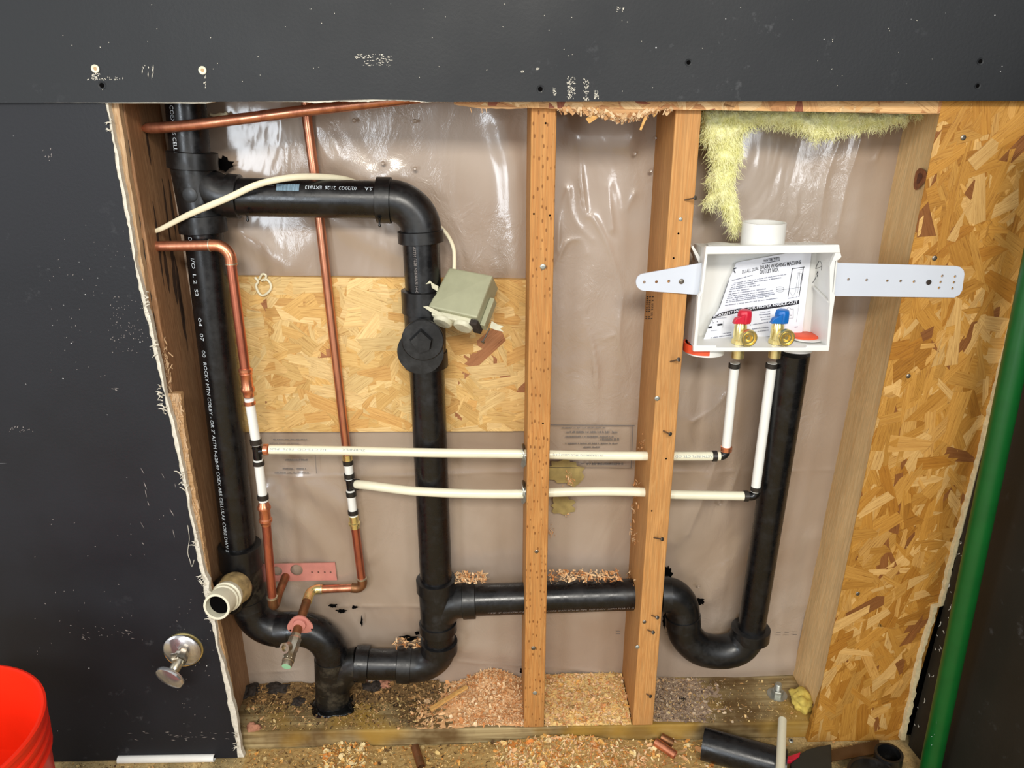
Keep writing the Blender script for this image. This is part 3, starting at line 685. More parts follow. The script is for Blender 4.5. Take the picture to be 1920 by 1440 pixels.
q = [pc + Vector((x_, -.0055, z_)) for x_, z_ in ((-.0215,.002),(-.002,.021),(.0165,.003),(.0125,-.0145),(-.006,-.0215))]
q2 = [p + Vector((0,-.010,0)) for p in [pc + Vector((x_*.86, -.0055, z_*.86)) for x_, z_ in ((-.0215,.002),(-.002,.021),(.0165,.003),(.0125,-.0145),(-.006,-.0215))]]
n5 = 5; m.add(q + q2, [tuple(range(n5, 2*n5))] + [(i, (i+1) % n5, (i+1) % n5 + n5, i + n5) for i in range(n5)])
m.build('cleanout_plug', M['abs_fit'], drain, smooth=30)['label'] = 'round black threaded plug with a raised square boss'
collar('hub', D(798, 658), D(800, 688), RH+.001, drain)
riser = pipe('pipe', [D(800, 682), D(818, 1094)])
collar('hub', D(817, 1084), D(818, 1106), RH+.001, drain)
m = MB(); m.sweep([D(818, 1100), D(822, 1178)], .0335, 40)
m.sweep([D(822, 1170), D(832, 1142), D(848, 1129), D(876, 1125)], [.026, .0325, .0325, .0325], 40); m.build('wye_fitting', M['abs_fit'], drain)
collar('hub', D(867, 1126), D(892, 1125), RH-.001, drain)
collar('hub', D(821, 1165), D(822, 1182), RH, drain)
pipe('pipe', [D(822, 1178), D(823, 1210)], .0312)
collar('hub', D(823, 1200), D(823, 1220), RH, drain)
pipe('elbow', fil([D(823, 1212), D(823, 1246), D(766, 1247)], .05, 12), .0335, 'abs_fit')
collar('hub', D(772, 1247), D(745, 1246), RH-.001, drain)
pipe('pipe', [D(750, 1246), D(690, 1245)])
collar('hub', D(693, 1245), D(667, 1244), RH-.001, drain, 'abs')
m = MB(); m.sweep([D(673, 1244), D(655, 1248), D(640, 1266), D(628, 1292)], [.0325, .0325, .031, .026], 36); m.sweep([D(622, 1232), D(624, 1312)], .0338, 36); m.build('wye_fitting', M['abs_dirty'], drain)
collar('hub', D(622, 1302), D(624, 1324), RH-.003, drain)
low_end = D(626, 1345); low_end.z = max(low_end.z, .0); pipe('pipe', [D(624, 1318), low_end], .029)
# stack bottom: collar, sweep left under the trap adapter, curve to the right
collar('hub', D(449, 1020), D(453, 1062), RH+.002, drain)
m = MB(); m.sweep([D(452, 1055), D(464, 1120)], [.0345, .0345], 36); m.lathe(D(455, 1090), Vector((-.35,-1,-.05)), [(0,.034),(.035,.0365),(.052,.0365),(.055,.033)], 36); m.build('tee_fitting', M['abs_dirty'], drain)
collar('hub', D(464, 1118), D(468, 1136), RH-.001, drain)
pipe('elbow', fil([D(467, 1128), D(475, 1178), D(525, 1181)], .052, 12), .0325, 'abs')
collar('hub', D(519, 1181), D(546, 1180), RH-.003, drain, 'abs')
pipe('elbow', fil([D(540, 1180), D(618, 1176), D(622, 1240)], .068, 14), .0325, 'abs')
# horizontal run to the trap
run = pipe('pipe', [D(886, 1125), D(1250, 1112)])
collar('hub', D(1236, 1114), D(1256, 1114), RH-.002, drain)
pipe('elbow', fil([D(1250, 1114), D(1281, 1114), D(1280, 1168)], .045, 12), .0325, 'abs_fit')
collar('hub', D(1280, 1152), D(1281, 1172), RH-.002, drain)
m = MB(); ub = smoothpath([D(1280, 1164), D(1286, 1190), D(1310, 1214), D(1350, 1222), D(1385, 1213), D(1405, 1188)], 8); m.sweep(ub, .0332, 40); m.build('trap_bend', M['abs_fit'], drain)['label'] = 'curved black trap bend'
collar('hub', D(1406, 1196), D(1408, 1176), RH+.001, drain)
standpipe = pipe('pipe', [D(1407, 1192), D(1489, 662, .030)], r=.0262)
standpipe['label'] = 'long straight black riser under the white outlet box'
# dirty white trap adapter
m = MB(); o0 = at(444, 1100, .030); o1 = at(406, 1138, -.050); d = o1 - o0; L = d.length
m.lathe(o0, d, [(0,.029),(.006,.0305),(.012,.029),(.030,.0275),(.034,.0255)], 36); m.build('adapter_nut', M['grime'], drain)['label'] = 'grimy brown stained adapter'
m = MB(); m.lathe(o0 + d*.36, d, [(0,.025),(.010,.0275),(.014,.0275),(.016,.0245),(.022,.0255),(.024,.0235),(L*.64-.004,.0240),(L*.64,.0235),(L*.64,.0195),(L*.64-.030,.0190)], 36); m.build('adapter_mouth', M['cream_pvc'], drain)['label'] = 'ivory open threaded pipe end'
m = MB(); m.lathe(o0 + d*.82, d, [(0,.0195),(.001,.0)], 24, cap=False); m.build('mouth_dirt', M['hole'], drain)
# print on the black pipes
def ptext(s, a, b, t0, t1, size, ang, R=R2, mat='print_white', flip=False):
    a, b = Vector(a), Vector(b); p0 = a.lerp(b, t0); p1 = a.lerp(b, t1)
    if flip: p0, p1 = p1, p0
    m = MB(); text_wrap(m, s, p0, p1-p0, -1, R, size, ang, length=(p1-p0).length); return m.build('pipe_print', M[mat], drain, smooth=0)
def tt(a, b, y): # parameter along a->b at pixel row y
    pa, pb = proj(a), proj(b); z = lambda t: proj(Vector(a).lerp(Vector(b), t))[1]
    lo_, hi_ = 0., 1.
    for _ in range(30):
        mid = (lo_+hi_)/2
        if z(mid) < y: lo_ = mid
        else: hi_ = mid
    return lo_
def tx(a, b, x):
    z = lambda t: proj(Vector(a).lerp(Vector(b), t))[0]; s_ = 1 if z(1) > z(0) else -1; lo_, hi_ = 0., 1.
    for _ in range(30):
        mid = (lo_+hi_)/2
        if (z(mid) - x)*s_ < 0: lo_ = mid
        else: hi_ = mid
    return lo_
SA, SB = stack_top, D(357, 292)
ptext('COEX ABS CELL', SA, SB, tt(SA, SB, 198), tt(SA, SB, 282), .0095, -.72)
SA, SB = D(381, 430), D(449, 1030)
for s_, y0, y1 in (('D', 440, 447), ('I/O  L 2  S3', 478, 548), ('04', 588, 604), ('07', 617, 631), ('00', 648, 661), ('ROCKY MTN COLBY - OR 2" ASTM F-628-97 COEX ABS CELLULAR CORE DWV S', 670, 1020)):
    ptext(s_, SA, SB, tt(SA, SB, y0), tt(SA, SB, y1), .0095, -.75)
UA, UB = D(446, 369), D(712, 375)
for s_, x0, x1 in (('EXT#13', 582, 608), ('21:26', 625, 650), ('02/20/23', 640+0, 673)):
    pass
ptext('02/20/23  21:26  EXT#13', UA, UB, tx(UA, UB, 580), tx(UA, UB, 674), .0085, -.58, flip=True)
ptext('.S.A.', UA, UB, tx(UA, UB, 688), tx(UA, UB, 704), .0085, -.58, flip=True)
ptext('---- --- ----', UA, UB, tx(UA, UB, 485), tx(UA, UB, 523), .006, -.62, flip=True)
m = MB(); p0 = Vector(UA).lerp(UB, tx(UA, UB, 527)); p1 = Vector(UA).lerp(UB, tx(UA, UB, 568)); dd = (p1-p0).normalized(); toc = CAM-p0; toc = (toc - dd*toc.dot(dd)).normalized(); upv = -dd.cross(toc); W_ = (p1-p0).length; x = 0
while x < W_:
    w_ = rnd.uniform(.0004, .0015); vs = []
    for ix in (x, x+w_):
        for k in range(5): a = .36 + k*.1; vs.append(p0 + dd*ix + (toc*math.cos(a) + upv*math.sin(a))*(R2+.0006))
    m.add(vs, [(k, k+1, k+6, k+5) for k in range(4)]); x += w_ + rnd.uniform(.0001, .0004)
m.build('barcode', M['barcode'], drain, smooth=0)
MA, MBp = D(789, 450), D(795, 560)
ptext('ASTM F628 NSF/ANSI 14-COL', MA, MBp, tt(MA, MBp, 457), tt(MA, MBp, 553), .0065, -.36, mat='print_dim')
RA, RB = D(886, 1125), D(1250, 1112)
for s_, x0, x1 in (('* PSP  2" COEXTRUDED CELLULAR CORE DWV SCH 40 PIPE  NSF-DWV  ASTM F628-12 N', 915, 1184),): ptext(s_, RA, RB, tx(RA, RB, x0), tx(RA, RB, x1), .0068, -.98, mat='print_dim')
# ================================================================== water lines
RT = .0080
def tube(name, pts, mat, parent, r=RT, seg=22, label=None, flat=1.0):
    m = MB(); m.sweep(pts, r, seg, flat=flat); o = m.build(name, M[mat], parent)
    if label: o['label'] = label
    return o
def ring(name, p, d, L, r, mat, parent):
    d = Vector(d).normalized(); m = MB(); m.lathe(Vector(p) - d*L/2, d, [(0, r-.0008), (.0005, r), (L-.0005, r), (L, r-.0008)], 26); return m.build(name, M[mat], parent)
def ringpx(name, x, y, x2, y2, Y, r, mat, parent, Y2=None):
    a = at(x, y, Y); b = at(x2, y2, Y if Y2 is None else Y2); return ring(name, (a+b)/2, b-a, (b-a).length, r, mat, parent)
hot = thing('water_line', at(511, 1135, .035), 'left copper and white tube water line feeding the red handled valve', 'pipe')
YH = .034; Hh = lambda x, y, Y=YH: at(x, y, Y)
tube('copper_tube', [at(272, 462, .034), Hh(399, 460)], 'copper', hot)
tube('copper_elbow', fil([Hh(393, 460), Hh(431, 460), Hh(434, 497)], .024, 10), 'copper_fit', hot, .0093)
ringpx('solder_ring', 392, 460, 395, 460, YH, .0098, 'solder', hot); ringpx('solder_ring', 433.6, 493, 434, 496, YH, .0098, 'solder', hot)
tube('copper_tube', [Hh(433, 490), Hh(461, 700)], 'copper_red', hot)
m = MB(); a, b = Hh(460, 690), Hh(467, 748); m.lathe(a, b-a, [(0,.0090),(.002,.0112),(.006,.0112),(.008,.0095),(.010,.0108),(.013,.0095),(.032,.0095),(.035,.0112),(.040,.0112),(.043,.0090),(.047,.0088),(.050,.0088)], 26); m.build('press_coupling', M['copper_fit'], hot)
tube('white_tube', [Hh(467, 746), Hh(481, 834)], 'pex', hot)
ringpx('crimp_ring', 467.5, 752, 468.8, 759, YH, .0098, 'copper_fit', hot); ringpx('crimp_ring', 479, 823, 480.5, 833, YH, .0098, 'clamp', hot)
m = MB(); m.sweep([Hh(480, 832), Hh(484, 864)], .0072, 20); m.sweep([Hh(482, 846), Hh(497, 845)], .0062, 20); m.lathe(Hh(482, 839), Hh(484,864)-Hh(480,832), [(0,.009),(.0015,.009),(.0015,.0075)], 20); m.build('black_tee', M['abs'], hot)
tube('white_tube', [Hh(484, 861), Hh(494, 940)], 'pex', hot)
ringpx('crimp_ring', 484.6, 864, 485.6, 872, YH, .0098, 'clamp', hot); ringpx('crimp_ring', 492.6, 927, 493.6, 936, YH, .0098, 'clamp', hot)
m = MB(); a, b = Hh(494, 941), Hh(499, 984); m.lathe(a, b-a, [(0,.0080),(.002,.0088),(.006,.0100),(.010,.0118),(.013,.0118),(.016,.0098),(.032,.0098),(.034,.0118),(.038,.0118),(.041,.0092),(.046,.0088)], 26); m.build('press_coupling', M['copper_fit'], hot)
tube('copper_tube', [Hh(499, 980), Hh(511, 1126)], 'copper_red', hot)
ringpx('solder_ring', 510, 1118, 510.5, 1122, YH, .0098, 'solder', hot)
tube('copper_elbow', fil([Hh(510.5, 1120), Hh(513, 1141), at(520, 1118, .062)], .014, 8), 'copper_dull', hot, .0093)
tube('stub_tube', [at(517, 1127, .052), at(536, 1080, .124)], 'copper_dull', hot, label='dull tan tube running back to the pink bracket')
b1 = smoothpath([Hh(486, 844), Hh(505, 843), Hh(640, 845), Hh(810, 849), Hh(985, 851), Hh(1100, 854), Hh(1215, 855), Hh(1350, 855)], 8)
br1 = tube('branch_tube', b1[8:], 'pex_cream', hot, .0079, label='cream white upper horizontal tube')
ringpx('crimp_ring', 494, 843, 503, 843, YH, .0098, 'copper_fit', hot); ringpx('crimp_ring', 1335, 855, 1344, 855, YH, .0098, 'clamp', hot)
tube('black_elbow', fil([Hh(1346, 855), Hh(1361, 855), Hh(1362, 836)], .010, 8), 'abs', hot, .0075)
tube('white_tube', [Hh(1361, 843), Hh(1378, 680)], 'pex', hot, .0079, label='white riser tube under the red handled valve')
ringpx('crimp_ring', 1361.5, 846, 1362.4, 837, YH, .0098, 'copper_fit', hot); ringpx('crimp_ring', 1376.6, 690, 1377.4, 681, YH, .0098, 'clamp', hot)
cold = thing('water_line', at(681, 1105, .10), 'central copper and white tube water line feeding the blue handled valve', 'pipe')
YC = .112; Cc = lambda x, y, Y=YC: at(x, y, Y)
tube('copper_tube', [Cc(573, 170), Cc(576, 225), Cc(590, 328), Cc(612, 520), Cc(646, 810), Cc(651, 856)], 'copper', cold)
ringpx('brass_sleeve', 651, 852, 652, 863, YC, .0092, 'brass', cold); ringpx('crimp_ring', 652, 863, 653, 871, YC, .0098, 'clamp', cold)
tube('white_tube', [Cc(652, 862), Cc(656, 899)], 'pex', cold); ringpx('crimp_ring', 654.4, 887, 655.2, 896, YC, .0098, 'clamp', cold)
m = MB(); m.sweep([Cc(655, 896), Cc(658, 921)], .0073, 20); m.sweep([Cc(657, 908), Cc(670, 908, .105)], .0062, 20); m.lathe(Cc(655, 898), Cc(658,921)-Cc(655,896), [(0,.009),(.0015,.009),(.0015,.0075)], 20); m.build('black_tee', M['abs'], cold)
tube('white_tube', [Cc(657, 918), Cc(663, 968)], 'pex', cold); ringpx('crimp_ring', 658, 921, 659, 930, YC, .0098, 'clamp', cold); ringpx('crimp_ring', 661.5, 956, 662.5, 964, YC, .0098, 'clamp', cold)
m = MB(); a, b = Cc(663, 967), Cc(665.5, 990); m.lathe(a, b-a, [(0,.0088),(.013,.0088),(.0145,.0112),(.018,.0112),(.0195,.0090),(.026,.0090)], 26); m.build('brass_coupling', M['brass'], cold)
tube('copper_tube', [Cc(665.5, 986), Cc(679, 1092)], 'copper_red', cold)
ringpx('solder_ring', 678.4, 1083, 678.8, 1086, YC, .0100, 'solder', cold)
tube('copper_elbow', fil([Cc(678.6, 1084), Cc(681, 1104), Cc(659, 1102)], .016, 8), 'copper_dull', cold, .0094)
tube('copper_tube', [Cc(665, 1102), Cc(598, 1105)], 'copper', cold)
ringpx('solder_ring', 604, 1104.5, 601, 1104.5, YC, .0100, 'solder', cold)
tube('copper_elbow', fil([Cc(605, 1104.5), Cc(583, 1105), at(575, 1128, .080)], .015, 8), 'brass', cold, .0096)
ve = at(549, 1208, -.012)
stub0 = at(576, 1124, .084)
tube('copper_tube', [stub0, ve], 'copper_dull', cold, .0085)
m = MB(); fl = at(562, 1170, .026); ax = (ve - stub0).normalized()
fp = []
for k in range(40):
    a = 2*math.pi*k/40; r_ = .0135 + .0085*max(0, math.cos(a + 2.45))**3 + .0085*max(0, math.cos(a + .72))**3 + .002*max(0, math.cos(a-1.57))
    fp.append(fl + Vector((math.cos(a)*r_*1.25, 0, math.sin(a)*r_*1.1)))
m.prism(fp, (0, .003, 0)); m.lathe(fl, (0,-1,0), [(0,.0125),(.005,.0115),(.0055,.0095)], 28); m.build('ear_flange', M['pink'], cold, smooth=30)['label'] = 'pink eared flange around the tube end'
for ex, ez in ((-.0185,-.0135),(.0215,-.0125)):
    m = MB(); m.lathe(fl + Vector((ex, -.0002, ez)), (0,-1,0), [(0,.0019),(.0004,.0019)], 12); m.build('screw_hole', M['hole'], cold)
v0 = at(556, 1190, .006); v1 = at(538, 1246, -.050); dv = v1 - v0; Lv = dv.length
m = MB(); m.lathe(v0, dv, [(0,.0090),(.006,.0095),(.010,.0125),(.030,.0120),(.034,.0105),(.044,.0112),(.050,.0112),(.054,.0090)], 8); m.build('valve_body', M['nickel'], cold, smooth=25)
m = MB(); m.lathe(at(541, 1212, -.035), Vector((-.25,-.75,.35)), [(0,.0085),(.010,.0085),(.011,.0095),(.014,.0095),(.014,.006),(.008,.0055)], 22); m.build('valve_port', M['nickel'], cold)
m = MB(); m.lathe(v0 + dv*.70, dv, [(0,.0105),(.012,.0108),(.013,.0095),(Lv*.3,.0095),(Lv*.3+.004,.0085)], 20); m.build('valve_outlet', M['nickel'], cold)
m = MB(); m.lathe(v0 + dv*1.035, dv, [(0,.0088),(.0022,.0080)], 16); m.build('corroded_tip', M['verdigris'], cold)['label'] = 'pale green corroded tip'
b2 = smoothpath([at(662, 908, .105), at(681, 909, .085), at(720, 914, .060), at(780, 921, .040), at(880, 925.5, .034), at(985, 926, .034), at(1040, 923, .034), at(1130, 921, .034), at(1211, 923, .034), at(1257, 927, .034), at(1402, 930, .034)], 8)
tube('branch_tube', b2[4:], 'pex_cream', cold, .0081, label='cream white sagging lower horizontal tube')
ring('crimp_ring', at(667.5, 908, .1), at(681,909,.085)-at(662,908,.105), .009, .0102, 'clamp', cold); ringpx('crimp_ring', 1394, 930, 1403, 930, .034, .0098, 'clamp', cold)
tube('black_elbow', fil([at(1402, 930, .034), at(1417, 931, .034), at(1418, 912, .034)], .010, 8), 'abs', cold, .0078)
tube('white_tube', [at(1416, 921, .034), at(1448, 680, .034)], 'pex', cold, .0083, label='white riser tube under the blue handled valve')
ringpx('crimp_ring', 1417, 920, 1418, 912, .034, .0100, 'clamp', cold); ringpx('crimp_ring', 1446, 690, 1447.2, 681, .034, .0100, 'clamp', cold)
def ttext(s, pts, i0, x0, x1, size, ang, parent, flip=False, r=.0081):
    a, b = pts; m = MB(); p0 = Vector(a).lerp(b, tx(a, b, x0)); p1 = Vector(a).lerp(b, tx(a, b, x1))
    if flip: p0, p1 = p1, p0
    text_wrap(m, s, p0, p1-p0, -1, r, size, ang, length=(p1-p0).length, lift=.0004); m.build('tube_print', M['pex_print'], parent, smooth=0)
ttext('ZURNPEX', (Hh(640,845), Hh(810,849)), 0, 643, 686, .006, -.2, hot, True)
ttext('1/2 CTS-OD  F876  PEX', (Hh(505,843), Hh(640,845)), 0, 508, 615, .005, -.1, hot, True)
ttext('IN USA0000102  HCC-Listed (161)', (Hh(1033,852), Hh(1215,855)), 0, 1036, 1130, .005, .1, hot, True)
ttext('ASTM F876 CTS-OD', (Hh(1257,855), Hh(1350,855)), 0, 1264, 1334, .0055, .1, hot, True)
# loose diagonal copper tube across the top
m = MB(); cp = [at(x, y, Y) for x, y, Y in ((268,241,.05),(283,240,.046),(305,239,.042),(355,235,.036),(405,229,.032),(555,209.5,.032),(655,198,.034),(760,186,.036),(840,177,.038))]
m.sweep(smoothpath(cp, 6), [.0035,.0045,.0055,.0065,.0072,.0078] + [.0080]*43, 24); put(m.build('copper_tube', M['copper'], origin=at(262,240,.04)), 'loose copper tube slanting across the top of the left bay with a crushed pointed end', 'pipe')
# cream cable and grey junction box
cb = [at(x, y, Y) for x, y, Y in ((279,436,.040),(300,430,.036),(355,402,.032),(430,370,.028),(480,347,.032),(530,335,.044),(580,331,.062),(640,335,.092),(670,344,.112),(720,362,.119),(780,395,.119),(812,414,.116),(837,438,.110),(850,464,.100),(852,490,.090),(851,512,.080))]
cbs = smoothpath(cb, 8); n_ = len(cbs); rr = [(.0028 + .0022*min(1, i/20.)) if i < n_*.55 else (.0050 - .0018*min(1, (i-n_*.55)/14.)) for i in range(n_)]
m = MB(); m.sweep(cbs, rr, 16, flat=.62); put(m.build('electrical_cable', M['cable'], origin=cb[0]), 'cream electrical cable running from the left stud over the black loop to the grey box', 'cable')
A, B, C_, D_ = at(842,501,.082), at(924,516,.058), at(894,596,.010), at(802,575,.034)
jb = thing('junction_box', at(860, 600, .03), 'hanging grey green metal electrical box with cream outlet facing down', 'electrical box')
nrm = (B-A).cross(D_-A).normalized()
if nrm.dot(CAM-A) < 0: nrm = -nrm
off = -nrm*.040; off = off + Vector((.004,0,0))
m = MB(); m.hexa([D_, C_, B, A, D_+off, C_+off, B+off, A+off]); m.build('box_body', M['box_metal'], jb, smooth=0, bevel=.003)
ex = (C_-D_).normalized(); ez = (B-C_).normalized()
def tabs(px): return [D_ + ex*u + ez*v + off*w_ for u, v, w_ in px]
m = MB(); m.hexa(tabs([(.085,-.002,.45),(.093,-.002,.45),(.093,.05,.45),(.085,.05,.45),(.085,-.002,.85),(.093,-.002,.85),(.093,.05,.85),(.085,.05,.85)])); m.build('side_clamp', M['box_metal'], jb, smooth=0, bevel=.001)
for nm, pts in (('mounting_ear', ((808,531),(798,533),(806,526),(811,531),(822,537),(820,546),(810,540))), ('mounting_ear', ((793,575),(802,574),(830,588),(822,592),(808,585))), ('mounting_ear', ((922,602),(934,609),(944,612),(938,616),(944,622),(930,619),(918,614)))):
    m = MB(); yy = {808:.045, 793:.03, 922:.012}[pts[0][0]]; m.prism([at(x, y, yy) for x, y in pts], (0,.0014,0)); m.build(nm, M['device'], jb, smooth=0)
m = MB()
ctr = [D_.lerp(C_, .28) + off*.5, D_.lerp(C_, .70) + off*.5]; dn = -ez
m.box(D_.lerp(C_, .5) + off*.5 + dn*.004, (.072, .026, .010), Matrix((ex, -off.normalized(), ez)).transposed()); m.build('outlet_yoke', M['device'], jb, smooth=0, bevel=.002)
for c_ in ctr:
    m = MB(); m.lathe(c_ + dn*.008, dn, [(0,.0165),(.005,.0160),(.007,.0140),(.0072,.004)], 26); m.build('outlet_face', M['device'], jb)
m = MB(); m.lathe(at(918, 616, .015), at(905, 642, .0)-at(918, 616, .015), [(0,.0012),(.024,.0012),(.0255,.0032),(.027,.0032)], 14); m.build('hanging_screw', M['steel'], jb)
m = MB(); m.box(C_.lerp(D_,.06) + off*.5 + dn*.006, (.012,.030,.009), Matrix((ex, -off.normalized(), ez)).transposed()); m.build('wire_clamp', M['muck'], jb, smooth=0)
# galvanised grommets where the tubes enter the middle stud
for i, (y, lb) in enumerate(((855, 'upper bent galvanised grommet on the left side of the middle stud'), (923, 'lower bent galvanised grommet on the left side of the middle stud'))):
    t = thing('pipe_grommet', at(983, y, .034), lb, 'grommet'); c_ = at(983, y-1, .034); m = MB(); n_ = 26; ri = .0086
    vs = []
    for ro in (ri, .015, .0205):
        for k in range(n_):
            a = 2*math.pi*k/n_; vs.append(c_ + Vector((-.002 + (.0035 if ro > .018 else 0)*math.sin(2*a+1) , math.cos(a)*ro*.9, math.sin(a)*ro*1.05)))
    m.add(vs + [v + Vector((.0012,0,0)) for v in vs], [(j*n_+k, j*n_+(k+1)%n_, (j+1)*n_+(k+1)%n_, (j+1)*n_+k) for j in range(2) for k in range(n_)] + [(3*n_+j*n_+k, 3*n_+(j+1)*n_+k, 3*n_+(j+1)*n_+(k+1)%n_, 3*n_+j*n_+(k+1)%n_) for j in range(2) for k in range(n_)] + [(2*n_+k, 2*n_+(k+1)%n_, 5*n_+(k+1)%n_, 5*n_+k) for k in range(n_)])
    m.build('flange', M['galv'], t); m = MB(); m.lathe(c_ + Vector((-.003,0,0)), (1,0,0), [(0,.0096),(.012,.0096),(.012,.0087)], 24); m.build('sleeve', M['galv'], t)
# pink stub-out bracket: outline with punched holes
def plate(name, outline, holes, Y, th, mat, parent):
    cu = bpy.data.curves.new('c', 'CURVE'); cu.dimensions = '2D'; cu.fill_mode = 'BOTH'; cu.extrude = th/2
    def spl(pts):
        s = cu.splines.new('POLY'); s.points.add(len(pts)-1); s.use_cyclic_u = True
        for i, p in enumerate(pts): s.points[i].co = (p[0], p[1], 0, 1)
    spl([W2(x, y, Y) for x, y in outline])
    for x, y, r in holes:
        c_ = W2(x, y, Y); spl([(c_[0] + r*math.cos(k*math.pi/10), c_[1] + r*math.sin(k*math.pi/10)) for k in range(20)][::-1])
    o = bpy.data.objects.new('c', cu); COL.objects.link(o); dg = bpy.context.evaluated_depsgraph_get(); dg.update(); me = bpy.data.meshes.new_from_object(o.evaluated_get(dg))
    m = MB(); m.v = [(v.co.x, Y + th/2 - v.co.z, v.co.y) for v in me.vertices]; m.f = [tuple(p.vertices) for p in me.polygons]
    bpy.data.objects.remove(o); bpy.data.curves.remove(cu); bpy.data.meshes.remove(me)
    return m.build(name, M[mat], parent, smooth=0)
def roundrect(x0, y0, x1, y1, r, n=6):
    out = []
    for cx, cy, a0 in ((x1-r, y0+r, -90), (x1-r, y1-r, 0), (x0+r, y1-r, 90), (x0+r, y0+r, 180)):
        for k in range(n+1): a = math.radians(a0 + 90*k/n); out.append((cx + r*math.cos(a), cy + r*math.sin(a)))
    return out
pb_ = plate('stub_bracket', [(482,1058),(628,1055),(632,1088),(486,1091)], [(556,1069,.0122),(519,1071,.0105)] + [(x, 1073, .0018) for x in (585, 597, 609, 620)], .1225, .0016, 'pink', None)
put(pb_, 'flat pink metal bracket with holes on the film behind the left copper tube', 'bracket')

for x, y in ((463, 399), (711, 409)):
    m = MB(); m.lathe(at(x, y, YD-.030), (0,0,-1), [(0,.0035),(.004,.0016),(.009,.0014),(.012,.0024),(.014,.0012)], 10); m.build('cement_drip', M['abs'], drain)
# ================================================================== white outlet box
Yf, Yb = -.020, .056
ob = thing('outlet_box', at(1440, 655, .02), 'white plastic washing machine outlet box mounted between two studs', 'outlet box')
f = {'TL': at(1325, 466, Yf), 'TR': at(1573, 463, Yf), 'BR': at(1555, 655, Yf), 'BL': at(1303, 655, Yf)}
Bk = lambda p: Vector((p.x, Yb, p.z))
TH = .0026
def slab(mb, a, b, c, d, inw):       # quad a,b,c,d thickened inwards
    q = [Vector(p) for p in (a, b, c, d)]; mb.hexa(q + [p + Vector(inw)*TH for p in q])
m = MB()
TLb, TRb, BRb, BLb = Bk(f['TL']), Bk(f['TR']), Bk(f['BR']), Bk(f['BL'])
TLb.z -= .004; TRb.z -= .004
slab(m, f['TL'], f['TR'], TRb, TLb, (0,0,-1)); slab(m, f['BL'], f['BR'], BRb, BLb, (0,0,1))
slab(m, f['TL'], TLb, BLb, f['BL'], (1,0,0)); slab(m, f['TR'], f['BR'], BRb, TRb, (-1,0,0)); slab(m, TLb, TRb, BRb, BLb, (0,-1,0))
m.build('shell', M['white_pvc'], ob, smooth=0, bevel=.0008)
m = MB()                              # front rim: top lip, bottom lip, side flanges with the stepped notches
def bar(mb, pts, Y, dep): mb.prism([at(x, y, Y) for x, y in pts], (0, dep, 0))
bar(m, [(1324,462),(1574,459),(1576,474),(1322,477)], Yf-.002, .010); m.build('top_lip', M['white_pvc'], ob, smooth=0, bevel=.001)
m = MB(); bar(m, [(1300,648),(1343,648),(1344,652),(1512,652),(1513,648),(1556,648),(1554,658),(1300,659)], Yf-.002, .006); m.build('bottom_lip', M['white_pvc'], ob, smooth=0, bevel=.0008)
m = MB(); bar(m, [(1322,476),(1327,476),(1319,548),(1314,556),(1314,574),(1306,648),(1301,648),(1309,556),(1314,547)], Yf-.0015, .008); m.build('side_flange', M['white_pvc'], ob, smooth=0, bevel=.0006)
m = MB(); bar(m, [(1567,474),(1576,474),(1578,482),(1573,487),(1566,490),(1561,547),(1566,553),(1564,570),(1559,600),(1555,648),(1550,648),(1556,570),(1556,500)], Yf-.0015, .008); m.build('side_flange', M['white_pvc'], ob, smooth=0, bevel=.0006)
m = MB(); bar(m, [(1296,463),(1300,461),(1316,487),(1318,498),(1312,498),(1308,488)], .012, .03); m.build('side_rib', M['white_pvc'], ob, smooth=0, bevel=.0006)
m = MB(); fr = at(1559, 566, Yf+.004); fr.x -= .003; m.hexa([fr + Vector((-.003,.0,-.001)), fr + Vector((0,0,-.001)), fr + Vector((0,0,.001)), fr + Vector((-.003,0,.001)), fr + Vector((-.003,.066,.010)), fr + Vector((0,.066,.010)), fr + Vector((0,.066,.012)), fr + Vector((-.003,.066,.012))]); m.build('inner_rib', M['white_pvc'], ob, smooth=0)
# drain spouts
def spout(name, cx, cy, Zt, Zb, r, mat, Yc=.02):
    c_ = atz(cx, cy, Zt); c_ = Vector((at(cx, cy, Yc).x, Yc, Zt)); mb = MB(); L = Zt - Zb
    mb.lathe(c_, (0,0,-1), [(0,r-.0035),(0,r),(L,r),(L,r-.0035),(0,r-.0035)], 40, cap=False); return mb.build(name, M[mat], ob)
zt = f['TL'].z; zb = f['BL'].z
spout('top_spout', 1433, 420, zt + .034, zt - .003, .0335, 'white_pvc', .022)
m = MB(); cx_ = at(1433, 440, .022).x; m.lathe((cx_, .022, zt + .004), (0,0,1), [(0,.030),(.001,.0)], 30, cap=False); m.build('knockout', M['white_pvc'], ob)
spout('left_spout', 1321, 655, zb, zb - .017, .0320, 'white_pvc', .020)
spout('right_spout', 1491, 660, zb, zb - .016, .0270, 'white_pvc', .028)
m = MB(); cl = at(1319, 655, .020).x; m.lathe((cl-.0012, .020, zb), (0,0,-1), [(0,.0322),(.014,.0322)], 40); m.build('orange_seal', M['orange'], ob)['label'] = 'orange red seal at the left spout'
for x0 in (1352, 1520):
    m = MB(); c_ = at(x0, 452, .018); c_.z = zt - .0005; m.lathe(c_, (0,0,1), [(0,.021),(.0012,.021),(.0014,.019)], 30); m.build('knockout_disc', M['white_pvc'], ob)
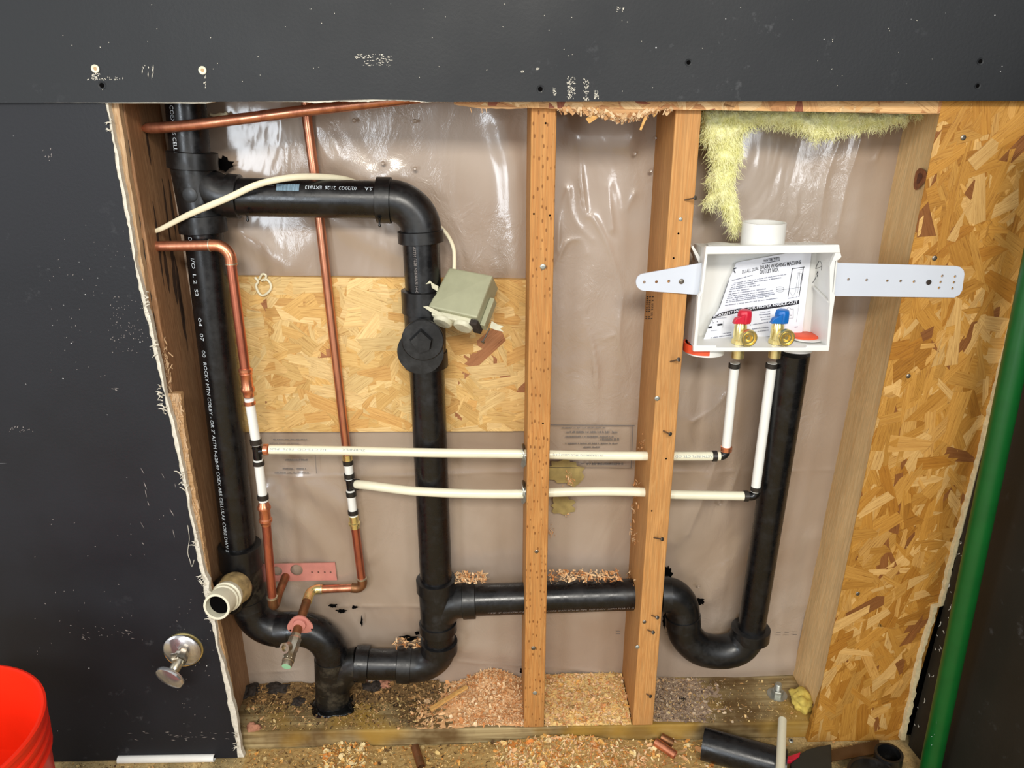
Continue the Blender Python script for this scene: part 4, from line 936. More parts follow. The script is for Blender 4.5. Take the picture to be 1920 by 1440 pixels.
# brackets
brk = plate('left_bracket', [(1316,493),(1312,553)] + [(1208 + 15.5*math.cos(math.radians(a)), 529 - 16*math.sin(math.radians(a))) for a in range(265, 95, -12)], [(1208,529,.0024),(1231,528.5,.0024),(1254,527.5,.0024)], -.0045, .003, 'bracket', ob)
brk = plate('right_bracket', [(1566,488),(1572,493)] + [(1793,499),(1801,501),(1807,507),(1808.5,514),(1804,545),(1799,553),(1789,558)] + [(1562,555),(1561,520)], [(x, y, .0022) for x, y in ((1591,524),(1625,525),(1664,526.5),(1689,527),(1714,528),(1767,517.5),(1791,518.5),(1764,529),(1789,529.5),(1761,540),(1786,541))], -.0165, .003, 'bracket', ob)
def screw(c, r, mat, parent, name='screw', n=(0,-1,0)):
    m = MB(); m.lathe(c, n, [(0,r*.9),(r*.25,r),(r*.45,r*.8),(r*.5,r*.45),(r*.3,r*.4),(r*.3,0)], 18, cap=False); return m.build(name, M[mat], parent)
screw(at(1277.5,527.5,-.0045), .0042, 'steel', ob); screw(at(1741,529,-.0165), .0042, 'muck', ob)
# marker squiggle on the inner right wall
def innerR(x, y):
    d_ = ray(x, y)
    for Y in [Yf + i*.0005 for i in range(0, 150)]:
        q = at(x, y, Y); t = (f['TR'].z - q.z)/(f['TR'].z - f['BR'].z); xe = f['TR'].x + (f['BR'].x - f['TR'].x)*t - TH - .0004
        if q.x <= xe: return q
    return q
m = MB()
def stroke(mb, pts, w_):
    P_ = [Vector(innerR(1290 + x/6.4, 440 + y/6.4)) for x, y in pts]
    for a, b in zip(P_, P_[1:]):
        d_ = (b-a).normalized(); s_ = d_.cross(Vector((1,0,0))).normalized()*w_; mb.add([a-s_, b-s_, b+s_, a+s_], [(0,1,2,3)])
for st in ([(1530,410),(1550,360),(1570,320),(1590,320),(1605,360),(1600,430)], [(1530,410),(1570,395),(1600,385)], [(1545,450),(1560,440),(1555,510),(1545,470),(1555,450)], [(1540,500),(1520,540),(1495,580)]): stroke(m, st, .0011)
m.build('marker_scrawl', M['ink'], ob, smooth=0)
# seal lying in the box
m = MB(); c_ = at(1507, 632, .035); c_.z = zb + .0032; m.lathe(c_, (0,0,1), [(0,.024),(.004,.024),(.005,.022)], 30); m.build('orange_plug', M['orange'], ob)['label'] = 'orange knock-out membrane over the right spout'
m = MB(); m.lathe(c_ + Vector((.002,-.006,0)), (0,0,1), [(0,.0265),(.0016,.0265),(.0018,.0245)], 34); m.build('spout_rim', M['white_pvc'], ob)
# valves
def valve(name, x, y, hmat, lab):
    Yv = .004; c_ = at(x-2, y, Yv); o_ = bpy.data.objects.new(name, None); COL.objects.link(o_); o_.parent = ob; base = Vector((at(x-6, 650, Yv).x, Yv, zb)); o_.location = base - wpos(ob); o_['label'] = lab
    m = MB(); m.lathe(base + Vector((0,0,-.022)), (0,0,1), [(0,.0100),(.020,.0100),(.024,.0100)], 24); m.build('tail_piece', M['brass'], o_)
    m = MB(); m.lathe(base + Vector((0,0,.0025)), (0,0,1), [(0,.0122),(.0065,.0122),(.0075,.0105)], 6); m.build('hex_nut', M['brass'], o_, smooth=20)
    m = MB(); m.lathe(base + Vector((0,0,.008)), (0,0,1), [(0,.0105),(.012,.0105),(.024,.0100),(.030,.0080),(.033,.0075)], 28); m.build('brass_body', M['brass'], o_)
    ax = Vector((.10,-1,-.06)).normalized(); q0 = base + Vector((.006,-.004,.018)); m = MB(); m.lathe(q0, ax, [(0,.0085),(.010,.0115),(.012,.0138),(.019,.0138),(.020,.0132),(.020,.0116),(.016,.0110),(.016,.0088),(.0185,.0086),(.0185,.0064),(.012,.0060),(.012,.0034),(.0175,.0030),(.0175,0)], 34, cap=False); m.build('hose_outlet', M['brass'], o_)
    m = MB(); h0 = base + Vector((.004,-.002,.037)); m.lathe(h0, (0,0,1), [(0,.0108),(.003,.0118),(.015,.0118),(.020,.0108),(.022,.0080)], 8)
    m.hexa([h0 + Vector(p) for p in ((-.021,-.014,.002),(-.004,-.013,.001),(-.002,-.012,.017),(-.018,-.014,.010),(-.021,-.004,.002),(-.004,-.002,.001),(-.002,-.002,.017),(-.018,-.004,.010))]); m.build('handle', M[hmat], o_, smooth=30, bevel=.001)
valve('red_valve', 1391, 620, 'red', 'brass valve with a red handle'); valve('blue_valve', 1460, 620, 'blue', 'brass valve with a blue handle')
# instruction sheet
Yp = .046
def Yq(x): return Yp - .020*max(0, (1390 - x)/80)**1.5 if x < 1390 else Yp
def PQ(x, y, dY=0.0): return at(x, y, Yq(x) - dY)
def c6(x, y): return (1290 + x/6.4, 440 + y/6.4)
TLp, TRp, BRp, BLp = c6(600,330), c6(1490,165), c6(1370,1172), c6(165,1312)
sheet = thing('instruction_sheet', PQ(*BLp), 'white printed instruction sheet standing inside the outlet box behind the valves', 'paper')
def lerp2(a, b, t): return (a[0]+(b[0]-a[0])*t, a[1]+(b[1]-a[1])*t)
m = MB(); nu, nv = 30, 12; vs = []
lft = [c6(600,330), c6(575,345), c6(548,420), c6(480,560), c6(385,870), c6(300,1000), c6(235,1130), c6(165,1312)]
def leftedge(v):
    k = v*(len(lft)-1); i = min(int(k), len(lft)-2); return lerp2(lft[i], lft[i+1], k-i)
for j in range(nv*3+1):
    v = j/(nv*3); L_ = leftedge(v); R_ = lerp2(TRp, BRp, v)
    for i in range(nu+1):
        p = lerp2(L_, R_, i/nu); vs.append(PQ(*p))
m.add(vs, [(j*(nu+1)+i, j*(nu+1)+i+1, (j+1)*(nu+1)+i+1, (j+1)*(nu+1)+i) for j in range(nv*3) for i in range(nu)])
m.build('sheet', M['paper'], sheet, smooth=60)
def ptxt(mb, s, xa, ya, xb, yb, h, dY=.0007, bold=0, shear=0.0):
    v, fs = text_pts(s, 1.0, 1.0, bold); w0 = max(p.x for p in v); (x0, y0), (x1, y1) = c6(xa, ya), c6(xb, yb); L = math.hypot(x1-x0, y1-y0); ux, uy = (x1-x0)/L, (y1-y0)/L; h = h/6.4; o_ = []
    for p in v:
        a = p.x/w0*L + p.y/.7*h*shear; b = p.y/.7*h; o_.append(PQ(x0+ux*a+uy*b, y0+uy*a-ux*b, dY))
    mb.add(o_, fs)
def line6(mb, pts, w_=3, dY=.0006):
    for (xa, ya), (xb, yb) in zip(pts, pts[1:]):
        L = math.hypot(xb-xa, yb-ya) or 1; nx_, ny_ = -(yb-ya)/L*w_/2, (xb-xa)/L*w_/2
        mb.add([PQ(*c6(u, v), dY) for u, v in ((xa+nx_,ya+ny_),(xb+nx_,yb+ny_),(xb-nx_,yb-ny_),(xa-nx_,ya-ny_))], [(0,1,2,3)])
for s_, a in (('DU-ALL DUAL', (648,470,850,424,40,.0007,0,.25)), ('DRAIN WASHING MACHINE', (865,418,1358,352,46,.0007,.012,.1)), ('OUTLET BOX', (862,473,1090,440,46,.0007,.012,.05)), ('WATER-TITE', (905,328,1090,302,28,.0007,.02,.2))):
    m = MB(); ptxt(m, s_, *a); m.build('printed_words', M['ink'], sheet, smooth=0)
m = MB(); line6(m, [(890,345),(1095,312)], 7); line6(m, [(940,292),(1095,268),(1098,315)], 4); m.build('printed_frame', M['ink'], sheet, smooth=0)
m = MB()
bt = [(300,978),(420,930),(600,888),(820,860),(1080,825),(1334,782)]; bb = [(1334,832),(1080,875),(820,912),(600,940),(420,975),(282,1012)]
m.add([PQ(*c6(*p), .0006) for p in bt + bb], [(0,1,10,11),(1,2,9,10),(2,3,8,9),(3,4,7,8),(4,5,6,7)]); m.build('black_band', M['ink'], sheet, smooth=0)
for s_, a in (('PORTANT NOTE', (305,1000,690,905,28,.0011,.02,.1)), ('FOR PROPER KNOCK-OUT', (715,902,1318,822,33,.0011,.02,.1))):
    m = MB(); ptxt(m, s_, *a); m.build('printed_words', M['paper'], sheet, smooth=0)
def row6(mb, xa, ya, xb, yb, h, cell=11):
    L = math.hypot(xb-xa, yb-ya); ux, uy = (xb-xa)/L, (yb-ya)/L; s_ = 0
    while s_ < L:
        w_ = rnd.uniform(.5,1)*cell
        if rnd.random() > .13:
            hh = h*rnd.choice((1,.7,.8)); q = [(xa+ux*s_, ya+uy*s_), (xa+ux*(s_+w_*.72), ya+uy*(s_+w_*.72))]; mb.add([PQ(*c6(u, v), .0006) for u, v in (q[0], q[1], (q[1][0]+uy*hh, q[1][1]-ux*hh), (q[0][0]+uy*hh, q[0][1]-ux*hh))], [(0,1,2,3)])
        s_ += w_
for r_ in ((530,555,775,492,12),(540,590,1175,482,12),(525,612,1118,522,12),(520,640,810,590,12),(505,662,860,610,12),(495,690,730,658,12),(480,722,935,655,12),(475,748,1015,675,12),(470,772,1030,700,13),(460,797,1035,718,12),(455,820,970,745,12),(445,855,1075,768,12),
           (870,940,990,925,13),(855,970,990,955,13),(870,1000,990,985,12),(875,1030,990,1015,12),(750,1090,980,1055,14),(770,1140,970,1115,13),(790,1175,970,1150,12),(420,1195,520,1180,13),(270,1245,520,1210,14),(300,1010,460,1000,8),(265,1160,345,1150,8),(1280,1115,1318,1108,10),(1200,770,1340,745,9)):
    m = MB(); row6(m, *r_); m.build('small_print', M['ink_grey'], sheet, smooth=0)
m = MB()
for L_ in ([(1245,410),(1400,388)], [(1250,420),(1200,750)], [(1385,400),(1335,735)], [(1260,400),(1250,425)], [(1395,385),(1380,410)]): line6(m, L_, 7)
for L_ in ([(1310,425),(1385,415),(1375,545)], [(1325,450),(1290,690)], [(1345,440),(1315,700)], [(1370,470),(1345,600)], [(1150,658),(1360,630)], [(1230,690),(1240,725),(1270,725),(1285,690)], [(1310,425),(1310,470),(1370,465)]): line6(m, L_, 2.5)
for cy in (650, 672): line6(m, [(1105 + 46*math.cos(k*math.pi/8), cy - 4 + 20*math.sin(k*math.pi/8)) for k in range(17)], 3)
line6(m, [(1059,650),(1059,690)], 3); line6(m, [(1151,640),(1151,676)], 3)
line6(m, [(1140,900),(1160,890),(1190,895),(1200,875),(1225,880),(1235,895),(1265,890),(1262,1000),(1150,1010),(1140,900)], 2.5)
line6(m, [(300,1020),(285,1130)], 2); line6(m, [(430,1030),(415,1115)], 2); line6(m, [(490,550),(375,880)], 6); line6(m, [(1300,1050),(1330,840)], 2)
for q in ((352,1085,414,1076,22),(244,1120,286,1106,22)): line6(m, [(q[0],q[1]),(q[2],q[3])], q[4])
for q in ((302,1058),(348,1046),(1157,985),(1230,968)): line6(m, [(q[0],q[1]),(q[0]+9,q[1]-2)], 11)
line6(m, [(545,415),(580,398)], 14); line6(m, [(550,430),(568,462)], 12)
m.build('printed_diagram', M['ink'], sheet, smooth=0)
# ================================================================== glass wool hanging from the top
wool_outline = [(1312,196),(1738,206),(1728,222),(1712,216),(1700,232),(1672,236),(1650,246),(1622,243),(1598,252),(1578,250),(1560,262),(1545,258),(1530,270),(1520,256),(1500,246),(1474,240),(1450,238),(1425,236),(1408,242),(1396,254),(1392,262),(1396,290),(1390,305),(1382,325),(1378,350),(1384,372),(1386,398),(1390,420),(1386,436),(1374,446),(1364,425),(1356,402),(1344,380),(1330,392),(1318,378),(1330,350),(1322,330),(1334,310),(1326,280),(1314,255),(1311,225)]
R = random.Random(8)
def inside(x, y, poly):
    c = False; j = len(poly)-1
    for i in range(len(poly)):
        if (poly[i][1] > y) != (poly[j][1] > y) and x < (poly[j][0]-poly[i][0])*(y-poly[i][1])/(poly[j][1]-poly[i][1]) + poly[i][0]: c = not c
        j = i
    return c
def edist(x, y, poly):
    b = 1e9
    for i in range(len(poly)):
        (ax, ay), (bx, by) = poly[i], poly[(i+1) % len(poly)]; L2 = (bx-ax)**2 + (by-ay)**2 or 1
        t = max(0, min(1, ((x-ax)*(bx-ax)+(y-ay)*(by-ay))/L2)); b = min(b, math.hypot(x-ax-t*(bx-ax), y-ay-t*(by-ay)))
    return b
m = MB(); st = 4; gx = range(1304, 1746, st); gy = range(190, 452, st); grid = {}
for y in gy:
    for x in gx:
        if inside(x, y, wool_outline):
            dd = edist(x, y, wool_outline); th = .030*(1-math.exp(-dd/9)); nz_ = noise.noise(Vector((x*.045, y*.045, 1)))*.012 + noise.noise(Vector((x*.13, y*.13, 4)))*.006
            y0 = .070; grid[(x, y)] = (at(x, y, y0 - th - nz_*min(1, dd/8)), at(x, y, y0 + th*.6))
ids = {}; k = 0
for key, (a, b) in grid.items(): ids[key] = k; k += 2; m.v += [tuple(a), tuple(b)]; m.c += [(1,1,1)]*2; m.uv += [(0,0)]*2
for (x, y) in grid:
    q = [(x, y), (x+st, y), (x+st, y+st), (x, y+st)]
    if all(p in grid for p in q): m.f.append(tuple(ids[p] for p in q)[::-1]); m.f.append(tuple(ids[p]+1 for p in q))
wool = m.build('insulation_batt', M['wool'], smooth=180)
put(wool, 'torn yellow glass wool insulation hanging from the top of the right bay', 'insulation')
m = MB(); keys = list(grid)
for i in range(7500):
    x, y = R.choice(keys); dd = edist(x, y, wool_outline)
    if dd > 12 and R.random() < .55: continue
    left = x < 1400; a = R.gauss(1.57, .45) if left else R.gauss(2.0, .6); L = R.uniform(6, 20) if not left else R.uniform(6, 24)
    a2 = a + R.gauss(0, .5); base = grid[(x, y)][0]; yy = base.y - R.uniform(0, .004); wd = R.uniform(.00012, .00034)
    pts = [(x, y, yy), (x + math.cos(a)*L*.5, y + math.sin(a)*L*.5, yy - R.uniform(-.002, .006)), (x + math.cos(a)*L*.5 + math.cos(a2)*L*.5, y + math.sin(a)*L*.5 + math.sin(a2)*L*.5, yy + R.uniform(-.006, .006))]
    P_ = [at(*p) for p in pts]
    for j in range(2):
        d_ = (P_[j+1]-P_[j]).normalized(); s_ = d_.cross(Vector((0,1,0))).normalized()*wd; e = .3 if j else 1
        m.add([P_[j]-s_, P_[j]+s_, P_[j+1]+s_*(.3 if j else 1), P_[j+1]-s_*(.3 if j else 1)], [(0,1,2,3)])
put(m.build('loose_fibres', M['wool'], wool, smooth=0), kind='stuff')
# ================================================================== shavings
ORANGE = [srgb(*c) for c in ((236,188,136),(244,206,160),(226,168,112),(250,222,182),(212,146,90),(240,196,146),(246,214,168))]
YEL = [srgb(*c) for c in ((236,182,100),(246,214,144),(228,160,84),(250,230,176),(218,142,72),(242,202,126))]
GREY = [srgb(*c) for c in ((176,154,134),(200,180,156),(146,126,110),(216,196,166),(220,182,136),(112,94,82))]
DUST = [srgb(*c) for c in ((206,180,122),(220,194,138),(182,152,98),(232,200,144),(206,160,104))]
DIRT = [srgb(*c) for c in ((126,100,66),(92,70,46),(154,126,84),(72,58,44),(176,142,94),(188,146,96))]
def chip(mb, p, L, W, yaw, pitch, curl, col, roll=0.0):
    n = 3; ca, sa = math.cos(yaw), math.sin(yaw); d_ = Vector((ca*math.cos(pitch), sa*math.cos(pitch), math.sin(pitch))); side = Vector((-sa, ca, 0)); up_ = d_.cross(side)*-1
    if roll: side = (side*math.cos(roll) + up_*math.sin(roll)); up_ = d_.cross(side)*-1
    vs = []
    for i in range(n+1):
        t = i/n - .5; a = curl*t; c_ = Vector(p) + d_*(L*(math.sin(a)/curl if abs(curl) > .05 else t)) + up_*(L*((1-math.cos(a))/curl if abs(curl) > .05 else 0))
        w_ = W/2*(1 if 0 < i < n else R.uniform(.35, .9)); vs += [c_ - side*w_, c_ + side*w_]
    g = R.uniform(.85, 1.1); mb.add(vs, [(2*i, 2*i+1, 2*i+3, 2*i+2) for i in range(n)], tuple(c*g for c in col[:3]))
def scatter(mb, n, region, hfun, pal, lmin, lmax, wmin, wmax, dens=None):
    x0, x1, y0, y1 = region; k = 0; tries = 0
    while k < n and tries < n*12:
        tries += 1; x = R.uniform(x0, x1); y = R.uniform(y0, y1)
        if dens and R.random() > dens(x, y): continue
        h = hfun(x, y); big = R.random() < .10; L = R.uniform(lmin, lmax)*(1.7 if big else 1)*.85; W = R.uniform(wmin, wmax)*(2.6 if big else .8)
        chip(mb, (x, y, h + R.uniform(0, .003)), L, W, R.uniform(0, 6.28), R.gauss(0, .35), R.choice((-1, 1))*R.uniform(.1, 2.4), R.choice(pal), R.gauss(0, .5)); k += 1
def heap(mb, region, hfun, col, z0, step=.004):
    x0, x1, y0, y1 = region; nx_ = int((x1-x0)/step)+1; ny_ = int((y1-y0)/step)+1; vs = []
    for j in range(ny_+1):
        for i in range(nx_+1):
            x = x0 + (x1-x0)*i/nx_; y = y0 + (y1-y0)*j/ny_; vs.append((x, y, max(z0-.001, hfun(x, y) + noise.noise(Vector((x*140, y*140, 0)))*.0016)))
    mb.add(vs, [(j*(nx_+1)+i, j*(nx_+1)+i+1, (j+1)*(nx_+1)+i+1, (j+1)*(nx_+1)+i) for j in range(ny_) for i in range(nx_)], col[:3])
ZP = .038; X_ = lambda px, py=1330, Y=.06: at(px, py, Y).x
xa, xb = X_(800), X_(982); xc = X_(925)
nf = lambda x, y, s=30: noise.noise(Vector((x*s, y*s, 2.2)))
h1_ = lambda x, y: ZP + max(0, .036*math.exp(-((x-xc)/.060)**2)*(.25 + .75*max(0, min(1, y/.10))) + .004*nf(x, y) - .003)
m = MB(); heap(m, (xa-.02, xb, .002, DEP-.006), h1_, ORANGE[0], ZP); scatter(m, 3600, (xa-.03, xb-.001, .002, DEP-.008), h1_, ORANGE, .004, .013, .0010, .0034, lambda x, y: max(.10, min(1, (h1_(x, y)-ZP)/.006)))
put(m.build('wood_shavings', M['chip'], smooth=0), 'heap of orange wood shavings left of the middle stud on the bottom plate', 'wood shavings', kind='stuff')
xa2, xb2 = X_(1024), X_(1186, 1330, .06)
h2_ = lambda x, y: ZP + (.007 + .011*max(0, y/.13) + .003*nf(x, y))*min(1, max(0, y-.002)/.03)
def s2x(y): return at(1186, 1362, 0).x - .002
m = MB(); xR = s2x(0); heap(m, (X_(1022,1365,0), xR, .003, DEP-.006), h2_, YEL[1], ZP); scatter(m, 3000, (X_(1022,1365,0), xR, .003, DEP-.008), h2_, ORANGE + YEL[:2] + DUST[:2], .004, .012, .0009, .0028)
put(m.build('wood_shavings', M['chip'], smooth=0), 'bed of pale wood shavings filling the plate between the two middle studs', 'wood shavings', kind='stuff')
x3a, x3b = X_(1226,1362,0), X_(1520,1362,0)
h3_ = lambda x, y: ZP + .0075*math.exp(-((x-x3a)/.09)**2) + .002*nf(x, y) - .0012
m = MB(); scatter(m, 2000, (x3a, x3a+.20, .004, DEP-.008), h3_, GREY, .003, .009, .0007, .0022, lambda x, y: math.exp(-((x-x3a)/.10)**2)*(.5+.5*y/.13)); scatter(m, 900, (x3a, x3b, .004, DEP-.01), h3_, DUST, .002, .007, .0006, .0016, lambda x, y: .35 + .5*(y < .06)); heap(m, (x3a, x3a+.16, .004, DEP-.006), h3_, GREY[0], ZP)
put(m.build('sawdust', M['chip'], smooth=0), 'thin grey and tan sawdust on the plate under the curved trap', 'sawdust', kind='stuff')
x4a, x4b = X_(440,1370,0), X_(800,1330,.05)
h4_ = lambda x, y: ZP + .009*max(0, (y-.06)/.07) + .004*nf(x, y) - .0012
m = MB(); heap(m, (x4a-.01, x4b+.02, .075, DEP-.006), h4_, DIRT[0], ZP); scatter(m, 1900, (x4a, x4b+.02, .05, DEP-.008), h4_, DIRT, .003, .011, .001, .004); scatter(m, 1500, (x4a, x4b+.02, .004, .08), lambda x, y: ZP+.0006, DIRT + ORANGE[:1] + DUST[:3], .002, .008, .0006, .0022, lambda x, y: max(.05, .4 + .6*nf(x, y, 25)))
put(m.build('wood_debris', M['chip'], smooth=0), 'dark damp wood debris around the foot of the left drain on the plate', 'debris', kind='stuff')
x5a, x5b = X_(455,1400,-.03), X_(1330,1400,-.03); xm = X_(1050,1400,-.02); xm2 = X_(640,1410,-.03)
h5_ = lambda x, y: .0005 + max(0, (.020*math.exp(-((x-xm)/.12)**2) + .010*math.exp(-((x-xm2)/.05)**2))*math.exp(-((y+.012)/.04)**2) + .003*nf(x, y, 18))
m = MB(); heap(m, (x5a, x5b, -.13, -.002), h5_, DUST[2], 0)
scatter(m, 3200, (X_(930,1400,-.03), x5b, -.13, -.004), h5_, YEL + ORANGE[:4], .004, .015, .0012, .0042, lambda x, y: max(.25, min(1, .9*math.exp(-((x-xm)/.13)**2)+.2)))
scatter(m, 2300, (x5a, X_(960,1400,-.03), -.13, -.004), h5_, DIRT[:3] + DUST + YEL[:3], .002, .009, .0008, .003, lambda x, y: max(.1, .55 + .6*nf(x, y, 20)))
scatter(m, 500, (X_(600,1400,-.03), X_(690,1400,-.03), -.10, -.004), lambda x, y: h5_(x, y)+.004, YEL + [srgb(240,220,170)], .003, .011, .0015, .0045)
put(m.build('wood_shavings', M['chip'], smooth=0), 'orange and yellow wood shavings strewn on the floor in front of the plate', 'wood shavings', kind='stuff')
m = MB(); scatter(m, 1300, (X_(95,1430,-.06), x5a, -.13, -.028), lambda x, y: .0008, DUST + DIRT[:3], .002, .006, .0006, .002); scatter(m, 900, (x5b, X_(1700,1400,-.04), -.16, -.012), lambda x, y: .0008, DUST, .002, .006, .0006, .002)
put(m.build('sawdust', M['chip'], smooth=0), 'fine sawdust scattered on the bare floor at both ends of the wall', 'sawdust', kind='stuff')
def toppile(x0, x1, yc, zc, n, spread=.006): # shavings caught on top of a pipe
    mb = MB(); a = at(x0, yc, zc); b = at(x1, yc, zc)
    for i in range(n):
        t = R.random(); p = a.lerp(b, t) + Vector((0, R.uniform(-.012, .022), R.uniform(0, spread))); chip(mb, p, R.uniform(.004,.014), R.uniform(.0012,.004), R.uniform(0,6.28), R.gauss(0,.4), R.uniform(-2.4,2.4) or 1, R.choice(ORANGE), R.gauss(0,.6))
    return mb
for x0, x1, yc, n, lb in ((852, 912, 1088, 170, 'small tuft of shavings on the wye fitting left of the middle stud'), (1030, 1165, 1085, 260, 'thin row of shavings lying on the horizontal black pipe between the studs'), (738, 790, 1212, 60, 'few shavings lying on the bottom black pipe and elbow')):
    put(toppile(x0, x1, yc, .082, n).build('wood_shavings', M['chip'], smooth=0), lb, 'wood shavings', kind='stuff')
m = MB()
for (x, y, Y, n) in ((1195,915,.09,26),(1188,945,.08,20),(1205,830,.09,14),(1188,1005,.07,30),(1182,1085,.06,24),(1068,900,.12,60),(1062,955,.125,40),(1035,1000,.125,14)):
    for i in range(n):
        p = at(x + R.gauss(0, 4), y + R.gauss(0, 9), Y - R.uniform(0,.004)); 
        if x > 1150: p = side_pt(*proj(p)) + Vector((-.002, 0, 0))
        chip(m, p, R.uniform(.003,.011), R.uniform(.0006,.0022), R.uniform(0,6.28), R.gauss(-.8,.7), R.uniform(-2,2) or 1, R.choice(ORANGE[:4]), R.gauss(0,.6))
put(m.build('clinging_shavings', M['chip'], smooth=0), 'splinters and shavings clinging around the drilled holes of the right middle stud', 'wood shavings', kind='stuff')
# ================================================================== nails and screws
def fast_mesh(name, mat, prof, loc, n, label, cat, group, parent=None):
    m = MB(); m.lathe((0,0,0), (0,0,1), prof, 14); o = m.build(name, mat, None, origin=(0,0,0)); return o
def aim(v): return Vector(v).to_track_quat('Z', 'Y').to_euler()
nail0 = None
nails = [(1284,375,1304,371,'topmost bent nail in the right middle stud near the glass wool'),(1257,678,1273,674,'bent nail in the right middle stud just below the outlet box'),(1244,808,1257,814,'bent nail in the right middle stud just above the white tubes'),(1226,1008,1242,1011,'bent nail in the right middle stud below the white tubes'),
         (1222,1154,1233,1158,'upper nail of the close pair beside the black pipe elbow'),(1214,1181,1225,1186,'lower nail of the close pair beside the black pipe elbow'),(1212,1301,1220,1306,'lowest nail near the foot of the right middle stud')]
for x0, y0, x1, y1, lb in nails:
    a = at(x0, y0, -.0003); b = at(x1, y1, -.018 if y1 < 1300 else -.010); L = (b-a).length
    if nail0 is None:
        m = MB(); m.lathe((0,0,0), (0,0,1), [(0,.0013),(L-.0015,.0013),(L-.001,.0036),(L,.0036),(L+.0003,.003)], 14); o = m.build('nail', M['steel'], origin=(0,0,0)); nail0 = (o, L)
    else: o = nail0[0].copy(); COL.objects.link(o)
    o.location = a; o.rotation_euler = aim(b-a); o.scale = (1,1,L/nail0[1]); put(o, lb, 'nail', 'nails in the right middle stud')
sc0 = None
for x, y, Y, r, dk, lb in ((1018,500,0,.0046,0,'pale screw head high on the pitted middle stud'),(1000,1215,0,.0042,1,'dark screw head low on the pitted middle stud'),(1003,1299,0,.0042,0,'bright screw head near the foot of the pitted middle stud'),(1056-1056+1006,1034,0,.0036,1,'sunken dark screw in the pitted middle stud below the tubes'),
      (1276,411,0,.003,0,'small white screw head in the right middle stud above the bracket'),(1232,747,0,.0042,0,'pale screw head in the right middle stud above the nail'),(1195,1213,0,.0040,0,'white screw head on the left edge of the right middle stud near its foot'),(1208,1166,0,.0036,1,'grey screw head beside the close nail pair'),
      (1806,258,YO-.0014,.004,1,'nail head in the right strand board near its top'),(1752,484,YO-.0014,.004,1,'nail head in the right strand board just above the white bracket'),(1703,705,YO-.0014,.0038,1,'nail head in the right strand board below the white bracket'),(1608,1113,YO-.0014,.0038,1,'nail head low in the right strand board')):
    if sc0 is None:
        m = MB(); m.lathe((0,0,0), (0,-1,0), [(0,1),(.25,1),(.45,.75),(.45,.35),(.2,.3),(.2,0)], 16, cap=False); o = m.build('screw', M['galv'], origin=(0,0,0)); sc0 = o
        m = MB(); m.lathe((0,0,0), (0,-1,0), [(0,1),(.25,1),(.45,.75),(.45,.35),(.2,.3),(.2,0)], 16, cap=False); sc1 = m.build('screw', M['steel'], origin=(0,0,0)); used1 = False
    elif dk and not used1: o = sc1; used1 = True
    else: o = (sc1 if dk else sc0).copy(); COL.objects.link(o)
    o.location = at(x, y, Y); o.scale = (r, r, r); put(o, lb, 'screw', 'screw and nail heads')
for x, y, r, tp, lb in ((179,129,.0055,'w','white ringed wall plug high on the black wall at the far left'),(380,132,.0055,'w','white ringed wall plug above the loose copper tube'),(191,160,.0050,'b','black sunken screw in the wall beside the white wall plug'),(1013,167,.0050,'b','black sunken screw in the wall above the middle stud'),(1291,117,.0045,'b','black sunken screw in the wall above the right middle stud'),(1838,115,.0045,'b','black sunken screw high on the wall at the right'),(1833,161,.0040,'b','black sunken screw just above the right strand board')):
    t = thing('wall_plug' if tp == 'w' else 'drywall_screw', at(x, y, YU), lb, 'wall plug' if tp == 'w' else 'screw', 'holes and screws in the black upper wall'); c_ = at(x, y, YU)
    if tp == 'w':
        m = MB(); m.lathe(c_, (0,-1,0), [(-.001,r),(.0012,r),(.0016,r*.85),(.0008,r*.45),(-.001,r*.42)], 20, cap=False); m.build('rim', M['cream_pvc'], t); m = MB(); m.lathe(c_ + Vector((0,-.0003,0)), (0,-1,0), [(0,r*.5),(.0004,r*.45)], 14); m.build('bore', M['kraft'], t)
    else:
        m = MB(); m.lathe(c_, (0,-1,0), [(-.001,r),(.0006,r*1.1),(.0001,r*.7),(-.001,r*.65)], 18, cap=False); m.build('paint_rim', M['wall_top'], t); m = MB(); m.lathe(c_ + Vector((0,-.0002,0)), (0,-1,0), [(0,r*.66),(.0004,r*.6),(.0007,r*.2)], 14); m.build('screw_head', M['hole'], t)
for x, y in ((1023,231),(1001,401),(1031,404),(1263,484),(1272,438),(1018,794),(1249,860),(1222,958)):
    m = MB(); m.lathe(at(x, y, -.0002), (0,-1,0), [(0,.0016),(.0003,.0014)], 10); m.build('nail_hole', M['hole'], s1 if x < 1100 else s2)
# ================================================================== chrome shutoff valve on the left wall
sv = thing('shutoff_valve', at(343, 1218, -.03), 'worn chrome shutoff valve with a round wall plate on the black left wall', 'valve')
e0 = at(345, 1217, YL-.001); m = MB(); m.lathe(e0, (.12,-1,.05), [(0,.034),(.001,.0345),(.0035,.034),(.0045,.033)], 40); m.build('wall_flange', M['brass'], sv)['label'] = 'tarnished brass rear flange'
m = MB(); m.lathe(at(342, 1219, YL-.006), (-.02,-1,-.05), [(0,.0335),(.002,.0335),(.006,.0300),(.009,.0150),(.010,.0110)], 40); m.build('escutcheon', M['chrome'], sv)
s0 = at(345, 1219, YL-.008); s1_ = at(338, 1236, -.062); m = MB(); m.lathe(s0, s1_-s0, [(0,.0100),(.012,.0105),(.016,.0125),(.034,.0125),(.040,.0105),((s1_-s0).length,.0095)], 8); m.build('valve_body', M['nickel'], sv, smooth=25)
m = MB(); m.lathe(s1_ + Vector((-.004,0,.004)), Vector((-.8,-.45,.1)), [(0,.0085),(.010,.0085),(.010,.0062),(.004,.006)], 18); m.build('outlet_port', M['nickel'], sv)
